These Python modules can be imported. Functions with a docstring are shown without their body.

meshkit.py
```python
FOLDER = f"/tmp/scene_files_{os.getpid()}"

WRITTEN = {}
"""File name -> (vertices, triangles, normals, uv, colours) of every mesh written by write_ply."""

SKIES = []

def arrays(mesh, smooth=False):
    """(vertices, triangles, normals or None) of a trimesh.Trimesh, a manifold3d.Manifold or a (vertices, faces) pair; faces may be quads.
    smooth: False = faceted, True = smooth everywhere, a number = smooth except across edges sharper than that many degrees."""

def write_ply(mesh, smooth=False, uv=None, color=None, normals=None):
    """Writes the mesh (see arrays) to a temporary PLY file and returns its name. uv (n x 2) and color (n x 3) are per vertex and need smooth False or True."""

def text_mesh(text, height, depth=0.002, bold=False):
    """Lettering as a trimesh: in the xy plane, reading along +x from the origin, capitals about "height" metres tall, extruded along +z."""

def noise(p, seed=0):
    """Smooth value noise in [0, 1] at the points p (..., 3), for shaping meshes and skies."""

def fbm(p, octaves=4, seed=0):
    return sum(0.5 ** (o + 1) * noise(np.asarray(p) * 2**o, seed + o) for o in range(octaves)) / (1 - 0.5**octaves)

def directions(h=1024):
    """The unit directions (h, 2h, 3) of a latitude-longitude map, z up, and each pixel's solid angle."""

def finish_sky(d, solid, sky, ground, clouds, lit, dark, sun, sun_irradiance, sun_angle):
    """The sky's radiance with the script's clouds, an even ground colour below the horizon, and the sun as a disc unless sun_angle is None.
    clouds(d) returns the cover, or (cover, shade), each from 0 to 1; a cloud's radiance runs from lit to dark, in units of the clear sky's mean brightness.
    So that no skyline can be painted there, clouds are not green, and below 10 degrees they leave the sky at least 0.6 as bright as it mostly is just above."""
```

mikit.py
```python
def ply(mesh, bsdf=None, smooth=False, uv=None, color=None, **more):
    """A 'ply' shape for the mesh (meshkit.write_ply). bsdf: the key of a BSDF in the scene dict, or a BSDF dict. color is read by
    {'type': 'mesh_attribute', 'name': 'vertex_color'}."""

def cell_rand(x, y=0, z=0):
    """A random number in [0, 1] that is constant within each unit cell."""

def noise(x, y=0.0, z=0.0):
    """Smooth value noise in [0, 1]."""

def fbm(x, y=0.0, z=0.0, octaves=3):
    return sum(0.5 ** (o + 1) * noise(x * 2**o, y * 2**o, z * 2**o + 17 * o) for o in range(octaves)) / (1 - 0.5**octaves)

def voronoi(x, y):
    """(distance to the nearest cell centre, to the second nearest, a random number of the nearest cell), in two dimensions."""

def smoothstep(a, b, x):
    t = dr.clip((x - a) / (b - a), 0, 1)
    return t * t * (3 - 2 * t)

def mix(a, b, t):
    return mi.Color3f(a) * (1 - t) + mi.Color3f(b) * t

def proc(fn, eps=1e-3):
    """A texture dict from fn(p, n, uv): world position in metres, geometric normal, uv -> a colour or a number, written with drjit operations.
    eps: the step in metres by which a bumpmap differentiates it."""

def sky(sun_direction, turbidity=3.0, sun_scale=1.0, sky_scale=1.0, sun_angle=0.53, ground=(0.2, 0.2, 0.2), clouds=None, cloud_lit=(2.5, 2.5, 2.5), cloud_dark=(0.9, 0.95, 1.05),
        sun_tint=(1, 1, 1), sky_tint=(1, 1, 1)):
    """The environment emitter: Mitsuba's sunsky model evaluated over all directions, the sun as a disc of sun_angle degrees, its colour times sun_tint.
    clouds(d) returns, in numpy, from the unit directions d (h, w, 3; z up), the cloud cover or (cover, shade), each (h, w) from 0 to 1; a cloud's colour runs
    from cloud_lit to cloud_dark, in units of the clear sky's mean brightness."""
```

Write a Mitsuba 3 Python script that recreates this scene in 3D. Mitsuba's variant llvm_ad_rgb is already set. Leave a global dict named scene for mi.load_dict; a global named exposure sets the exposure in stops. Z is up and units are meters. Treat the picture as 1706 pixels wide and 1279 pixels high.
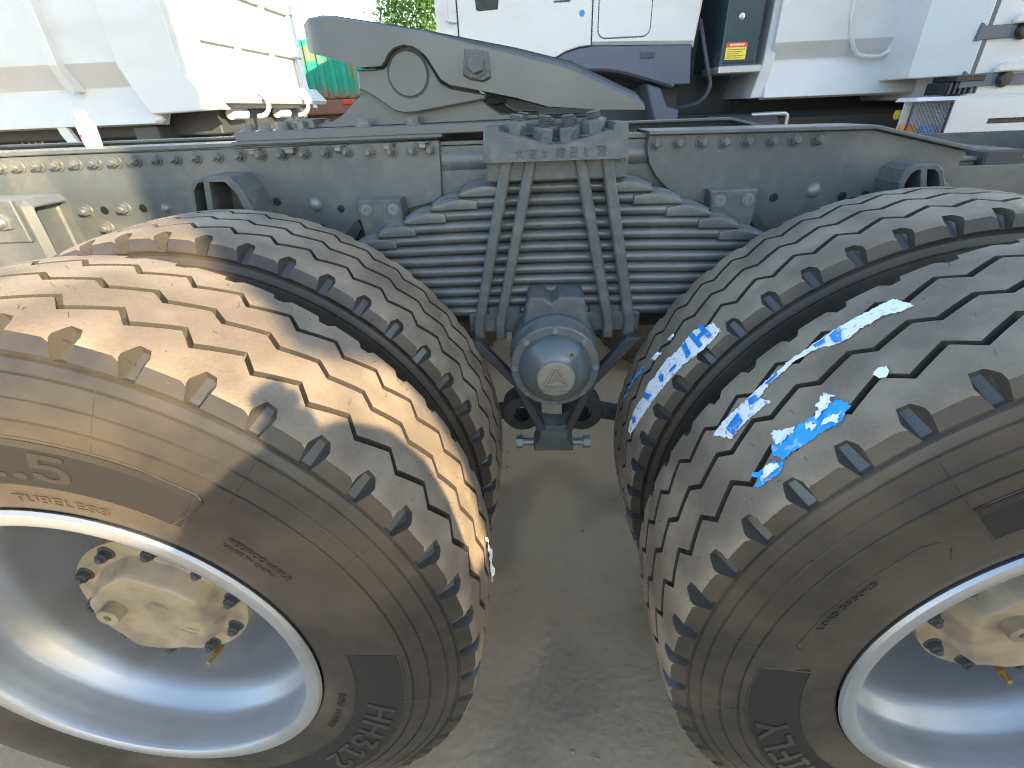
import math, random
import numpy as np
import trimesh
import manifold3d as m3
import shapely.geometry as sg
import mitsuba as mi
import drjit as dr
import mikit
import meshkit

rng = random.Random(7)
nrng = np.random.default_rng(11)
T = mi.ScalarTransform4f
scene, labels = {}, {}

# ------------------------------------------------------------------ camera
CAM = np.array([-0.04458, -0.40326, 1.21514])
PITCH, YAW, ROLL, FPX = 0.52227, -0.06550, 0.04306, 797.39


def camera():
    cy, sy, cp, sp, cr, sr = math.cos(YAW), math.sin(YAW), math.cos(PITCH), math.sin(PITCH), math.cos(ROLL), math.sin(ROLL)
    f = np.array([sy * cp, cy * cp, -sp])
    rt = np.array([cy, -sy, 0])
    dn = np.cross(f, rt)
    dn = -sr * rt + cr * dn
    return {'type': 'perspective', 'fov_axis': 'x', 'fov': 2 * math.degrees(math.atan(853 / FPX)), 'near_clip': 0.02, 'far_clip': 500.0,
            'to_world': T().look_at(origin=CAM.tolist(), target=(CAM + f).tolist(), up=(-dn).tolist())}


scene['camera'] = camera()

# ------------------------------------------------------------------ daylight
SUN = np.array([0.707, -0.707, 0.30])
scene['sky'] = mikit.sky(SUN.tolist(), turbidity=3.0, sun_scale=0.56, sun_tint=(0.88, 1.0, 1.20), sky_scale=1.0, sky_tint=(1.03, 0.97, 0.95), ground=(0.25, 0.22, 0.18))
exposure = 4.6


# ------------------------------------------------------------------ entries
def ident(key):
    if key not in scene and key not in labels:
        return key
    i = 1
    while f'{key}_{i:03d}' in scene or f'{key}_{i:03d}' in labels:
        i += 1
    return f'{key}_{i:03d}'


def thing(name, label, cat, group=None):
    k = ident(name)
    labels[k] = {'label': label, 'category': cat}
    if group:
        labels[k]['group'] = group
    return k


USED = set()


def part(parent, name, mesh, bsdf, smooth=False, label=None, to=None, kind=None, uv=None):
    """mesh: a mesh or an earlier shape dict (copied under another transform)"""
    base = f'{parent}__{name}' if parent else name
    k, i = base, 0
    while k in scene or k in USED:
        i += 1
        k = f'{base}_{i:03d}'
    d = dict(mesh) if isinstance(mesh, dict) else mikit.ply(mesh, bsdf, smooth=smooth, uv=uv)
    if bsdf is not None and isinstance(mesh, dict):
        d['bsdf'] = {'type': 'ref', 'id': bsdf}
    if to is not None:
        d['to_world'] = to
    scene[k] = d
    if label or kind:
        labels.setdefault(k, {})
        if label:
            labels[k]['label'] = label
        if kind:
            labels[k]['kind'] = kind
    return k


def holder(parent, name):
    """reserves a numbered key for a part that is only made of sub-parts"""
    base = f'{parent}__{name}'
    k, i = base, 0
    while k in scene or k in USED:
        i += 1
        k = f'{base}_{i:03d}'
    USED.add(k)
    return k


# ------------------------------------------------------------------ mesh makers
def tm(v, f):
    return trimesh.Trimesh(np.asarray(v, float), np.asarray(f, int), process=False)


def cat(ms):
    return trimesh.util.concatenate([m for m in ms if m is not None])


def toman(m):
    return m3.Manifold(m3.Mesh(np.asarray(m.vertices, np.float32), np.asarray(m.faces, np.uint32)))


def fromman(m):
    a = m.to_mesh()
    return tm(a.vert_properties[:, :3], a.tri_verts)


def box(x0, x1, y0, y1, z0, z1, b=0.003):
    x0, x1 = sorted((x0, x1)); y0, y1 = sorted((y0, y1)); z0, z1 = sorted((z0, z1))
    b = min(b, (x1 - x0) / 2.2, (y1 - y0) / 2.2, (z1 - z0) / 2.2)
    if b <= 0:
        return trimesh.creation.box(bounds=[[x0, y0, z0], [x1, y1, z1]])
    p = []
    for sx in (0, 1):
        for sy in (0, 1):
            for sz in (0, 1):
                c = np.array([(x0, x1)[sx], (y0, y1)[sy], (z0, z1)[sz]])
                s = np.array([1 - 2 * sx, 1 - 2 * sy, 1 - 2 * sz]) * b
                for k in range(3):
                    o = s.copy(); o[k] = 0
                    p.append(c + o)
    return trimesh.convex.convex_hull(np.array(p))


def frame(axis):
    a = np.asarray(axis, float); a = a / np.linalg.norm(a)
    u = np.cross(a, [0, 0, 1] if abs(a[2]) < 0.9 else [1, 0, 0]); u /= np.linalg.norm(u)
    return a, u, np.cross(a, u)


def lathe(pts, origin=(0, 0, 0), axis=(0, 0, 1), n=48, closed=False):
    """pts: (radius, height) pairs along the axis"""
    a, u, v = frame(axis)
    pts = np.asarray(pts, float)
    t = np.arange(n) / n * 2 * math.pi
    d = np.cos(t)[:, None] * u + np.sin(t)[:, None] * v
    V = (pts[None, :, 0, None] * d[:, None, :] + pts[None, :, 1, None] * a).reshape(-1, 3) + origin
    k = len(pts); F = []
    for i in range(k if closed else k - 1):
        j = (i + 1) % k
        for s in range(n):
            r = (s + 1) % n
            q = (s * k + i, s * k + j, r * k + j, r * k + i)
            F += [(q[0], q[2], q[1]), (q[0], q[3], q[2])]
    m = trimesh.Trimesh(V, F, process=True)
    m.update_faces(m.nondegenerate_faces())
    m.fix_normals()
    return m


def cyl(p0, p1, r, n=20, b=0.0, r1=None):
    p0, p1 = np.asarray(p0, float), np.asarray(p1, float)
    L = np.linalg.norm(p1 - p0); r1 = r if r1 is None else r1
    if b:
        pts = [(0, 0), (r - b, 0), (r, b), (r1, L - b), (r1 - b, L), (0, L)]
    else:
        pts = [(0, 0), (r, 0), (r1, L), (0, L)]
    return lathe(pts, p0, p1 - p0, n)


def inset(poly, d):
    P = np.asarray(poly, float)
    a, b = np.roll(P, 1, 0), np.roll(P, -1, 0)
    e0, e1 = P - a, b - P
    e0 /= np.linalg.norm(e0, axis=1)[:, None] + 1e-12
    e1 /= np.linalg.norm(e1, axis=1)[:, None] + 1e-12
    n0, n1 = np.c_[-e0[:, 1], e0[:, 0]], np.c_[-e1[:, 1], e1[:, 0]]
    m = n0 + n1
    m /= np.maximum((m * m).sum(1), 0.6)[:, None] / 2
    return P + m * d


def prism(poly, y0, y1, b=0.003, plane='xz', front=None):
    """extrudes a polygon; chamfers both ends. plane 'xz' -> along y, 'yz' -> along x, 'xy' -> along z"""
    P = np.asarray(poly, float)
    if np.sum(P[:, 0] * np.roll(P[:, 1], -1) - np.roll(P[:, 0], -1) * P[:, 1]) < 0:
        P = P[::-1]
    y0, y1 = sorted((y0, y1))
    b = min(b, (y1 - y0) / 2.5)
    tri = np.asarray(m3.triangulate([P]))
    F0 = inset(P, b) if front is None else np.array([front(p) for p in P])
    layers = [(F0, y0), (P, y0 + b), (P, y1 - b), (inset(P, b), y1)] if b > 0 else [(P, y0), (P, y1)]
    n = len(P); V, F = [], []
    for q, h in layers:
        V += [(x, y, h) for x, y in q]
    for L in range(len(layers) - 1):
        for i in range(n):
            j = (i + 1) % n
            a, c = L * n, (L + 1) * n
            F += [(a + i, a + j, c + j), (a + i, c + j, c + i)]
    F += [tuple(t[::-1]) for t in tri] + [tuple(t + (len(layers) - 1) * n) for t in tri]
    V = np.array(V)
    if plane == 'xz':
        V = V[:, [0, 2, 1]]; F = [f[::-1] for f in F]
    elif plane == 'yz':
        V = V[:, [2, 0, 1]]
    return tm(V, F)


def tube(path, r, n=10, closed=False, flat=None):
    """round (or flat=(a,b) elliptic) tube along a polyline"""
    P = np.asarray(path, float); k = len(P)
    tan = np.zeros_like(P)
    for i in range(k):
        a = P[(i - 1) % k] if closed or i else P[i]
        c = P[(i + 1) % k] if closed or i < k - 1 else P[i]
        tan[i] = (c - a) / (np.linalg.norm(c - a) + 1e-12)
    u = np.cross(tan[0], [0, 1, 0] if abs(tan[0][1]) < 0.9 else [1, 0, 0]); u /= np.linalg.norm(u)
    V = []
    for i in range(k):
        u = u - tan[i] * (u @ tan[i]); u /= np.linalg.norm(u)
        w = np.cross(tan[i], u)
        for s in range(n):
            t = 2 * math.pi * s / n
            V.append(P[i] + r * (math.cos(t) * u + math.sin(t) * w))
    F = []
    for i in range(k if closed else k - 1):
        j = (i + 1) % k
        for s in range(n):
            q = (s + 1) % n
            F += [(i * n + s, i * n + q, j * n + q), (i * n + s, j * n + q, j * n + s)]
    if not closed:
        V += [P[0], P[-1]]
        for s in range(n):
            q = (s + 1) % n
            F += [(k * n, q, s), (k * n + 1, (k - 1) * n + s, (k - 1) * n + q)]
    return tm(V, F)


def spline(pts, n=8):
    P = np.asarray(pts, float); out = []
    for i in range(len(P) - 1):
        a, b, c, d = P[max(i - 1, 0)], P[i], P[i + 1], P[min(i + 2, len(P) - 1)]
        for t in np.linspace(0, 1, n, endpoint=False):
            out.append(0.5 * (2 * b + (c - a) * t + (2 * a - 5 * b + 4 * c - d) * t * t + (3 * b - a - 3 * c + d) * t ** 3))
    return np.array(out + [P[-1]])


def hexbolt(p, axis, r=0.011, h=0.008, thread=0.0, washer=True, turn=0.0):
    """hexagon head or nut with a washer and, if wanted, a thread end standing out"""
    a, u, v = frame(axis); p = np.asarray(p, float); ms = []
    z0 = 0
    if washer:
        ms.append(lathe([(0, 0), (r * 1.32, 0), (r * 1.32, 0.0018), (r * 1.26, 0.0025), (0, 0.0025)], p, a, 16)); z0 = 0.0025
    hexa = [(math.cos(turn + k * math.pi / 3), math.sin(turn + k * math.pi / 3)) for k in range(6)]
    pts = [p + a * z + (c * u + s * v) * r * k for z, k in ((z0, 1), (z0 + h * 0.8, 1.0), (z0 + h, 0.86)) for c, s in hexa]
    ms.append(trimesh.convex.convex_hull(np.array(pts)))
    if thread:
        prof = [(0, z0 + h - .001)]
        k = max(3, int(round(thread / 0.0030))); rr = r * 0.60
        for i in range(k):
            zz = z0 + h + thread * i / k
            prof += [(rr, zz + thread / k * .15), (rr * 0.84, zz + thread / k * 0.6)]
        prof += [(rr * .8, z0 + h + thread), (0, z0 + h + thread)]
        ms.append(lathe(prof, p, a, 12))
    return cat(ms)


def text(s, h, depth, bold=True):
    m = meshkit.text_mesh(s, h, depth, bold)
    return m


def placed(m, origin, xdir, ydir):
    """text-like mesh (xy plane, z out) placed in the world"""
    x = np.asarray(xdir, float); x /= np.linalg.norm(x)
    y = np.asarray(ydir, float); y = y - x * (x @ y); y /= np.linalg.norm(y)
    z = np.cross(x, y)
    m = m.copy(); m.vertices = np.asarray(origin) + m.vertices @ np.array([x, y, z])
    return m


# ------------------------------------------------------------------ materials
N, FB, SS, MX, VO = mikit.noise, mikit.fbm, mikit.smoothstep, mikit.mix, mikit.voronoi


def bsdf(key, d):
    scene[key] = {'type': 'twosided', 'bsdf': d}


def pr(color, rough=0.5, metal=0.0, **k):
    c = color if isinstance(color, dict) else {'type': 'rgb', 'value': list(color)}
    r = rough if isinstance(rough, dict) else float(rough)
    return {'type': 'principled', 'base_color': c, 'roughness': r, 'metallic': float(metal), **k}


def paint_fn(p, n, uv):
    d = FB(p.x * 9, p.y * 9, p.z * 9, 3)
    f = N(p.x * 140, p.y * 140, p.z * 140)
    up = dr.clip(n.z, 0, 1)
    g = FB(p.x * 45, p.y * 45, p.z * 28, 3)
    fleck = SS(0.80, 0.86, N(p.x * 330, p.y * 330, p.z * 330)) * SS(0.5, 0.7, d)
    dust = dr.clip(SS(0.42, 0.75, d) * 0.26 + SS(0.45, 0.75, g) * 0.12 + up * 0.30 + (f - 0.5) * 0.10 + fleck * 0.3, 0, 1)
    return MX((0.080, 0.091, 0.096), (0.225, 0.212, 0.190), dust)


def paint_rough(p, n, uv):
    return 0.24 + 0.24 * FB(p.x * 14, p.y * 14, p.z * 14, 2)


bsdf('chassis_paint', pr(mikit.proc(paint_fn), mikit.proc(paint_rough), specular=0.65, clearcoat=0.35, clearcoat_gloss=0.85))


def plate_fn(p, n, uv):
    return MX((0.078, 0.087, 0.091), (0.115, 0.120, 0.120), FB(p.x * 12, p.y * 12, p.z * 12, 3))


bsdf('plate_paint', pr(mikit.proc(plate_fn), 0.32, specular=0.65))


def cast_fn(p, n, uv):
    d = FB(p.x * 40, p.y * 40, p.z * 40, 3)
    return MX((0.078, 0.090, 0.095), (0.18, 0.17, 0.155), SS(0.4, 0.8, d) * 0.4 + dr.clip(n.z, 0, 1) * 0.25)


scene['cast_paint'] = {'type': 'twosided', 'bsdf': {'type': 'bumpmap', 'scale': 0.0012, 'arbitrary': mikit.proc(lambda p, n, uv: FB(p.x * 260, p.y * 260, p.z * 260, 2), 4e-4),
                       'nested': pr(mikit.proc(cast_fn), 0.45, specular=0.5)}}


def tread_fn(p, n, uv):
    d = FB(p.x * 16, p.y * 16, p.z * 16, 3)
    f = N(p.x * 420, p.y * 420, p.z * 420)
    k = SS(0.25, 0.8, d)
    return MX((0.178, 0.136, 0.099), (0.325, 0.250, 0.180), k * 0.75 + (f - 0.5) * 0.25)


scene['tread_rubber'] = {'type': 'twosided', 'bsdf': {'type': 'bumpmap', 'scale': 0.0007, 'arbitrary': mikit.proc(lambda p, n, uv: N(p.x * 500, p.y * 500, p.z * 500) + FB(p.x * 60, p.y * 60, p.z * 60, 2), 4e-4),
                         'nested': pr(mikit.proc(tread_fn), 0.62, specular=0.35)}}


def side_fn(p, n, uv):
    d = FB(p.x * 7, p.y * 7, p.z * 7, 3)
    s = FB(p.x * 55, p.y * 20, p.z * 55, 2)
    return MX((0.036, 0.030, 0.025), (0.105, 0.080, 0.057), SS(0.35, 0.75, d) * 0.55 + (s - 0.5) * 0.3)


bsdf('side_rubber', pr(mikit.proc(side_fn), 0.40, specular=0.5))
bsdf('panel_rubber', pr((0.026, 0.024, 0.022), 0.72, specular=0.25))
bsdf('text_rubber', pr((0.034, 0.030, 0.026), 0.5, specular=0.4))
bsdf('groove_rubber', pr((0.062, 0.054, 0.047), 0.26, specular=0.75))
bsdf('black_rubber', pr((0.030, 0.030, 0.031), 0.55))


def rim_fn(p, n, uv):
    d = FB(p.x * 11, p.y * 11, p.z * 11, 3)
    return MX((0.46, 0.47, 0.49), (0.36, 0.35, 0.325), SS(0.5, 0.8, d) * 0.5)


bsdf('rim_silver', pr(mikit.proc(rim_fn), 0.37, 0.7, specular=0.5))


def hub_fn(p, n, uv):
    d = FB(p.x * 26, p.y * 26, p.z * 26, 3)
    return MX((0.19, 0.148, 0.096), (0.31, 0.24, 0.155), dr.clip(SS(0.25, 0.7, d), 0, 1))  # tan carries the warm light on the hub in its base colour


bsdf('hub_lit_tan', pr(mikit.proc(hub_fn), 0.36, specular=0.6))


def white_fn(p, n, uv):
    d = FB(p.x * 2.5, p.y * 2.5, p.z * 5, 3)
    return MX((0.55, 0.56, 0.575), (0.47, 0.46, 0.445), SS(0.45, 0.8, d) * 0.45)


bsdf('white_paint', pr(mikit.proc(white_fn), 0.28, specular=0.5, clearcoat=0.4, clearcoat_gloss=0.8))
bsdf('dark_plastic', pr((0.045, 0.055, 0.075), 0.5))
bsdf('fender_plastic', pr((0.075, 0.095, 0.135), 0.42))
bsdf('cabinet_teal', pr((0.018, 0.045, 0.060), 0.3))
bsdf('dark_steel', pr((0.05, 0.052, 0.055), 0.55))
bsdf('black_trim', pr((0.012, 0.012, 0.013), 0.45))
bsdf('bright_steel', pr((0.52, 0.53, 0.53), 0.35, 0.8))
bsdf('bolt_steel', pr((0.20, 0.215, 0.215), 0.38, 0.35))
bsdf('brass', pr((0.75, 0.48, 0.14), 0.3, 0.9))
def paper_fn(a, b):
    def fn(p, n, uv):
        g = FB(p.x * 150, p.y * 150, p.z * 150, 3)
        h = N(p.x * 900, p.y * 900, p.z * 900)
        c = MX(a, b, SS(0.58, 0.74, g) * 0.7)
        return MX(c, (0.13, 0.11, 0.10), SS(0.66, 0.76, g * 0.7 + h * 0.3) * 0.8)
    return fn


bsdf('paper_white', pr(mikit.proc(paper_fn((0.88, 0.88, 0.88), (0.55, 0.54, 0.52))), 0.6))
bsdf('paper_blue', pr(mikit.proc(paper_fn((0.02, 0.24, 0.66), (0.45, 0.58, 0.75))), 0.5))
bsdf('paper_cyan', pr(mikit.proc(paper_fn((0.03, 0.36, 0.80), (0.55, 0.68, 0.80))), 0.5))
bsdf('label_yellow', pr((0.75, 0.62, 0.08), 0.5))
bsdf('label_red', pr((0.70, 0.07, 0.03), 0.5))
bsdf('label_ink', pr((0.25, 0.17, 0.03), 0.6))
bsdf('blue_dot', pr((0.01, 0.25, 0.65), 0.4))
bsdf('amber_lens', pr((0.90, 0.28, 0.02), 0.2))
bsdf('blue_lens', pr((0.25, 0.42, 0.75), 0.2))
bsdf('lamp_chrome', pr((0.8, 0.8, 0.8), 0.15, 1.0))
bsdf('shade_caster_steel', pr((0.42, 0.43, 0.42), 0.6))  # sheet colour of the added shade panels and cylinder
bsdf('concrete', pr((0.36, 0.34, 0.31), 0.85))
bsdf('bottle_white', pr((0.88, 0.88, 0.87), 0.3))
bsdf('bark', pr((0.12, 0.09, 0.06), 0.9))
scene['leaf'] = {'type': 'principledthin', 'base_color': {'type': 'rgb', 'value': [0.10, 0.19, 0.045]}, 'roughness': 0.5, 'diff_trans': 0.8}


def green_fn(p, n, uv):
    s = FB(p.x * 9, 0.0, p.z * 1.6, 3)
    b = FB(p.x * 3, p.y * 3, p.z * 3, 3)
    rust = SS(0.50, 0.62, s) * 0.6 + SS(0.55, 0.7, b) * 0.6 + SS(1.62, 1.45, p.z) * 0.7
    return MX((0.02, 0.34, 0.22), (0.30, 0.17, 0.10), dr.clip(rust, 0, 1))


bsdf('green_rusty', pr(mikit.proc(green_fn), 0.6))
bsdf('rust', pr((0.26, 0.13, 0.085), 0.85))


def ground_fn(p, n, uv):
    a = FB(p.x * 1.6, p.y * 1.6, 0.0, 4)
    b = FB(p.x * 22, p.y * 22, 3.0, 3)
    c = N(p.x * 160, p.y * 160, 1.0)
    c2 = N(p.x * 420, p.y * 420, 2.0)
    k = SS(0.3, 0.75, a) * 0.6 + (b - 0.5) * 0.45 + (c - 0.5) * 0.3 + (c2 - 0.5) * 0.3
    col = MX((0.385, 0.285, 0.195), (0.475, 0.36, 0.252), dr.clip(k + 0.15, 0, 1))
    oil = SS(0.62, 0.74, FB(p.x * 2.3 + 9, p.y * 2.3, 7.0, 3))
    return MX(col, (0.12, 0.10, 0.085), oil * 0.4)


scene['dirt'] = {'type': 'twosided', 'bsdf': {'type': 'bumpmap', 'scale': 0.0016, 'arbitrary': mikit.proc(lambda p, n, uv: FB(p.x * 75, p.y * 75, 0.0, 4), 1e-3),
                 'nested': pr(mikit.proc(ground_fn), 0.9, specular=0.2)}}
bsdf('stone', pr((0.24, 0.21, 0.175), 0.85))

# ------------------------------------------------------------------ setting
ax = np.unique(np.round(np.concatenate([np.linspace(-90, 90, 61), np.linspace(-12, 12, 97), np.linspace(-2, 2.4, 177)]), 4))
gx, gy = np.meshgrid(ax, ax + 4.0, indexing='ij')
gz = -0.012 + 0.012 * (meshkit.fbm(np.stack([gx * 2.2, gy * 2.2, gx * 0], -1), 3) - 0.5) + 0.005 * (meshkit.fbm(np.stack([gx * 9, gy * 9, gx * 0 + 4], -1), 3, 5) - 0.5)
k = len(ax)
ii, jj = np.meshgrid(np.arange(k - 1), np.arange(k - 1), indexing='ij')
q = (ii * k + jj).ravel()
gf = np.vstack([np.c_[q, q + k, q + k + 1], np.c_[q, q + k + 1, q + 1]])
scene['ground'] = mikit.ply(tm(np.stack([gx, gy, gz], -1).reshape(-1, 3), gf), 'dirt', smooth=True)
labels['ground'] = {'label': 'dusty brown packed earth of the truck yard', 'kind': 'structure'}

stones = []
for i in range(600):
    x, y = rng.uniform(-1.4, 1.5), rng.uniform(-0.6, 2.4)
    s = 0.0015 + 0.0055 * rng.random() ** 2.5 * (2.0 if rng.random() < 0.05 else 1)
    m = trimesh.creation.icosphere(subdivisions=1 if s > .004 else 0, radius=s)
    m.vertices = m.vertices * [rng.uniform(.8, 1.4), rng.uniform(.8, 1.3), .6] + nrng.normal(0, s * .1, m.vertices.shape) + [x, y, -0.007]
    stones.append(m)
scene['gravel'] = mikit.ply(cat(stones), 'stone')
labels['gravel'] = {'label': 'small loose stones scattered on the earth between the wheels', 'kind': 'stuff', 'category': 'gravel'}

# ------------------------------------------------------------------ tyres
RAX = 0.525          # axle height
YT = 0.127           # centre plane of the near outer tyre
SIDE = [(0.531, 0.119), (0.5135, 0.1268), (0.5105, 0.1262), (0.5085, 0.1238), (0.5065, 0.1238), (0.5045, 0.1275), (0.496, 0.1318), (0.4935, 0.1326), (0.4925, 0.1312), (0.4905, 0.1314), (0.4895, 0.1338),
        (0.470, 0.1398), (0.4682, 0.1403), (0.4672, 0.1386), (0.4652, 0.1392), (0.4642, 0.1414), (0.446, 0.1462), (0.4442, 0.1466), (0.4432, 0.1447), (0.4412, 0.1450), (0.4402, 0.1474),
        (0.428, 0.1492), (0.414, 0.150), (0.395, 0.1497), (0.375, 0.1482), (0.355, 0.1462), (0.340, 0.1448), (0.3375, 0.1452), (0.3350, 0.1440), (0.322, 0.1437), (0.312, 0.1430), (0.3045, 0.1405), (0.3005, 0.135)]
SR = np.array([s[0] for s in SIDE])[::-1]; SYY = np.array([s[1] for s in SIDE])[::-1]


def yside(r):
    return np.interp(r, SR, SYY)


def polar(th, r, y):
    """local wheel coordinates: theta from straight up towards +x"""
    th = np.asarray(th, float)
    return np.stack([r * np.sin(th), y + 0 * th, r * np.cos(th)], -1)


CROWN = [(0.5412, 0.0), (0.5410, 0.03), (0.5402, 0.06), (0.5385, 0.085), (0.5365, 0.104), (0.5345, 0.1135)]


def crown_r(y):
    return np.interp(np.abs(y), [c[1] for c in CROWN], [c[0] for c in CROWN])


PITCHN = 50
DP = 2 * math.pi / PITCHN
TH0 = math.radians(27.6)


def zig(th, amp):
    """saw-tooth course of a groove: rises over 5.0 degrees, falls back over 2.2 degrees"""
    ph = ((th - TH0) / DP) % 1.0
    up = 5.0 / 7.2
    return np.where(ph < up, -amp + 2 * amp * ph / up, amp - 2 * amp * (ph - up) / (1 - up))


def tyre_mesh(n=400):
    half = CROWN + SIDE + [(0.292, 0.120), (0.286, 0.08)]
    prof = [(r, -y) for r, y in half][::-1] + [(r, y) for r, y in half[1:]]
    prof = np.array(prof)           # from inside near bead, over crown, to far bead
    m = len(prof)
    t = np.arange(n) / n * 2 * math.pi
    V = polar(t[:, None], prof[None, :, 0], prof[None, :, 1]).reshape(-1, 3)
    F = []
    for s in range(n):
        a, b = s * m, ((s + 1) % n) * m
        for i in range(m):
            j = (i + 1) % m
            F += [(a + i, a + j, b + j), (a + i, b + j, b + i)]
    body = tm(V, F)
    if body.volume < 0:
        body.invert()
    man = toman(body)
    cuts = []
    ph = np.concatenate([np.linspace(0, 5.0 / 7.2, 5)[:-1], np.linspace(5.0 / 7.2, 1, 3)[:-1]])
    th = (TH0 + DP * (np.arange(PITCHN)[:, None] + ph[None, :])).ravel()
    for yc, amp in ((-0.0595, 0.0115), (0.0, 0.0085), (0.0595, 0.0115)):
        yy = yc + zig(th + 1e-9, amp)
        w0, w1, dep = 0.0056, 0.0040, 0.0125
        rings = [polar(th, 0.5475, yy - w0), polar(th, 0.5475, yy + w0), polar(th, crown_r(yc) - dep, yy + w1), polar(th, crown_r(yc) - dep, yy - w1)]
        V = np.stack(rings, 1).reshape(-1, 3); k = len(th); F = []
        for s in range(k):
            a, b = s * 4, ((s + 1) % k) * 4
            for i in range(4):
                j = (i + 1) % 4
                F += [(a + i, b + i, b + j), (a + i, b + j, a + j)]
        g = tm(V, F)
        if g.volume < 0:
            g.invert()
        cuts.append(toman(g))
    # shoulder notches: hexagonal recesses reaching from the tread over the edge
    outl = [(-0.004, 0.0965, 0.5362), (0.009, 0.0985, 0.5362), (0.0150, 0.110, 0.534), (0.0105, 0.1290, 0.5105), (-0.0055, 0.1290, 0.5105), (-0.0115, 0.1145, 0.5325)]
    for side in (-1, 1):
        for kk in range(PITCHN):
            t0 = TH0 + DP * kk + math.radians(3.9 if side < 0 else 1.6)
            rad, tg = np.array([math.sin(t0), 0, math.cos(t0)]), np.array([math.cos(t0), 0, -math.sin(t0)])
            out = np.array([0, side, 0]) * 0.72 + rad * 0.70
            P = np.array([tg * a + np.array([0, side * b, 0]) + rad * c for a, b, c in outl])
            c = P.mean(0)
            inn = c + (P - c) * 0.74 - out * 0.0085
            pts = np.vstack([P + (P - c) * 0.10 + out * 0.006, inn])
            cuts.append(m3.Manifold.hull_points(pts.astype(np.float32)))
    cut = m3.Manifold.batch_boolean(cuts, m3.OpType.Add)
    return fromman(man - cut)


def tyre_split(m):
    """side walls and tread are one body: the tread band is the part's second material"""
    c = m.triangles_center
    r = np.hypot(c[:, 0], c[:, 2])
    return r > 0.509


TY = tyre_mesh()
sm = trimesh.graph.smooth_shade(TY, angle=math.radians(28), facet_minarea=None)
keep = np.hypot(*np.asarray(sm.triangles_center)[:, [0, 2]].T) > 0.509


def sub(m, mask):
    f = m.faces[mask]
    u, inv = np.unique(f, return_inverse=True)
    return tm(m.vertices[u], inv.reshape(-1, 3))


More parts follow.
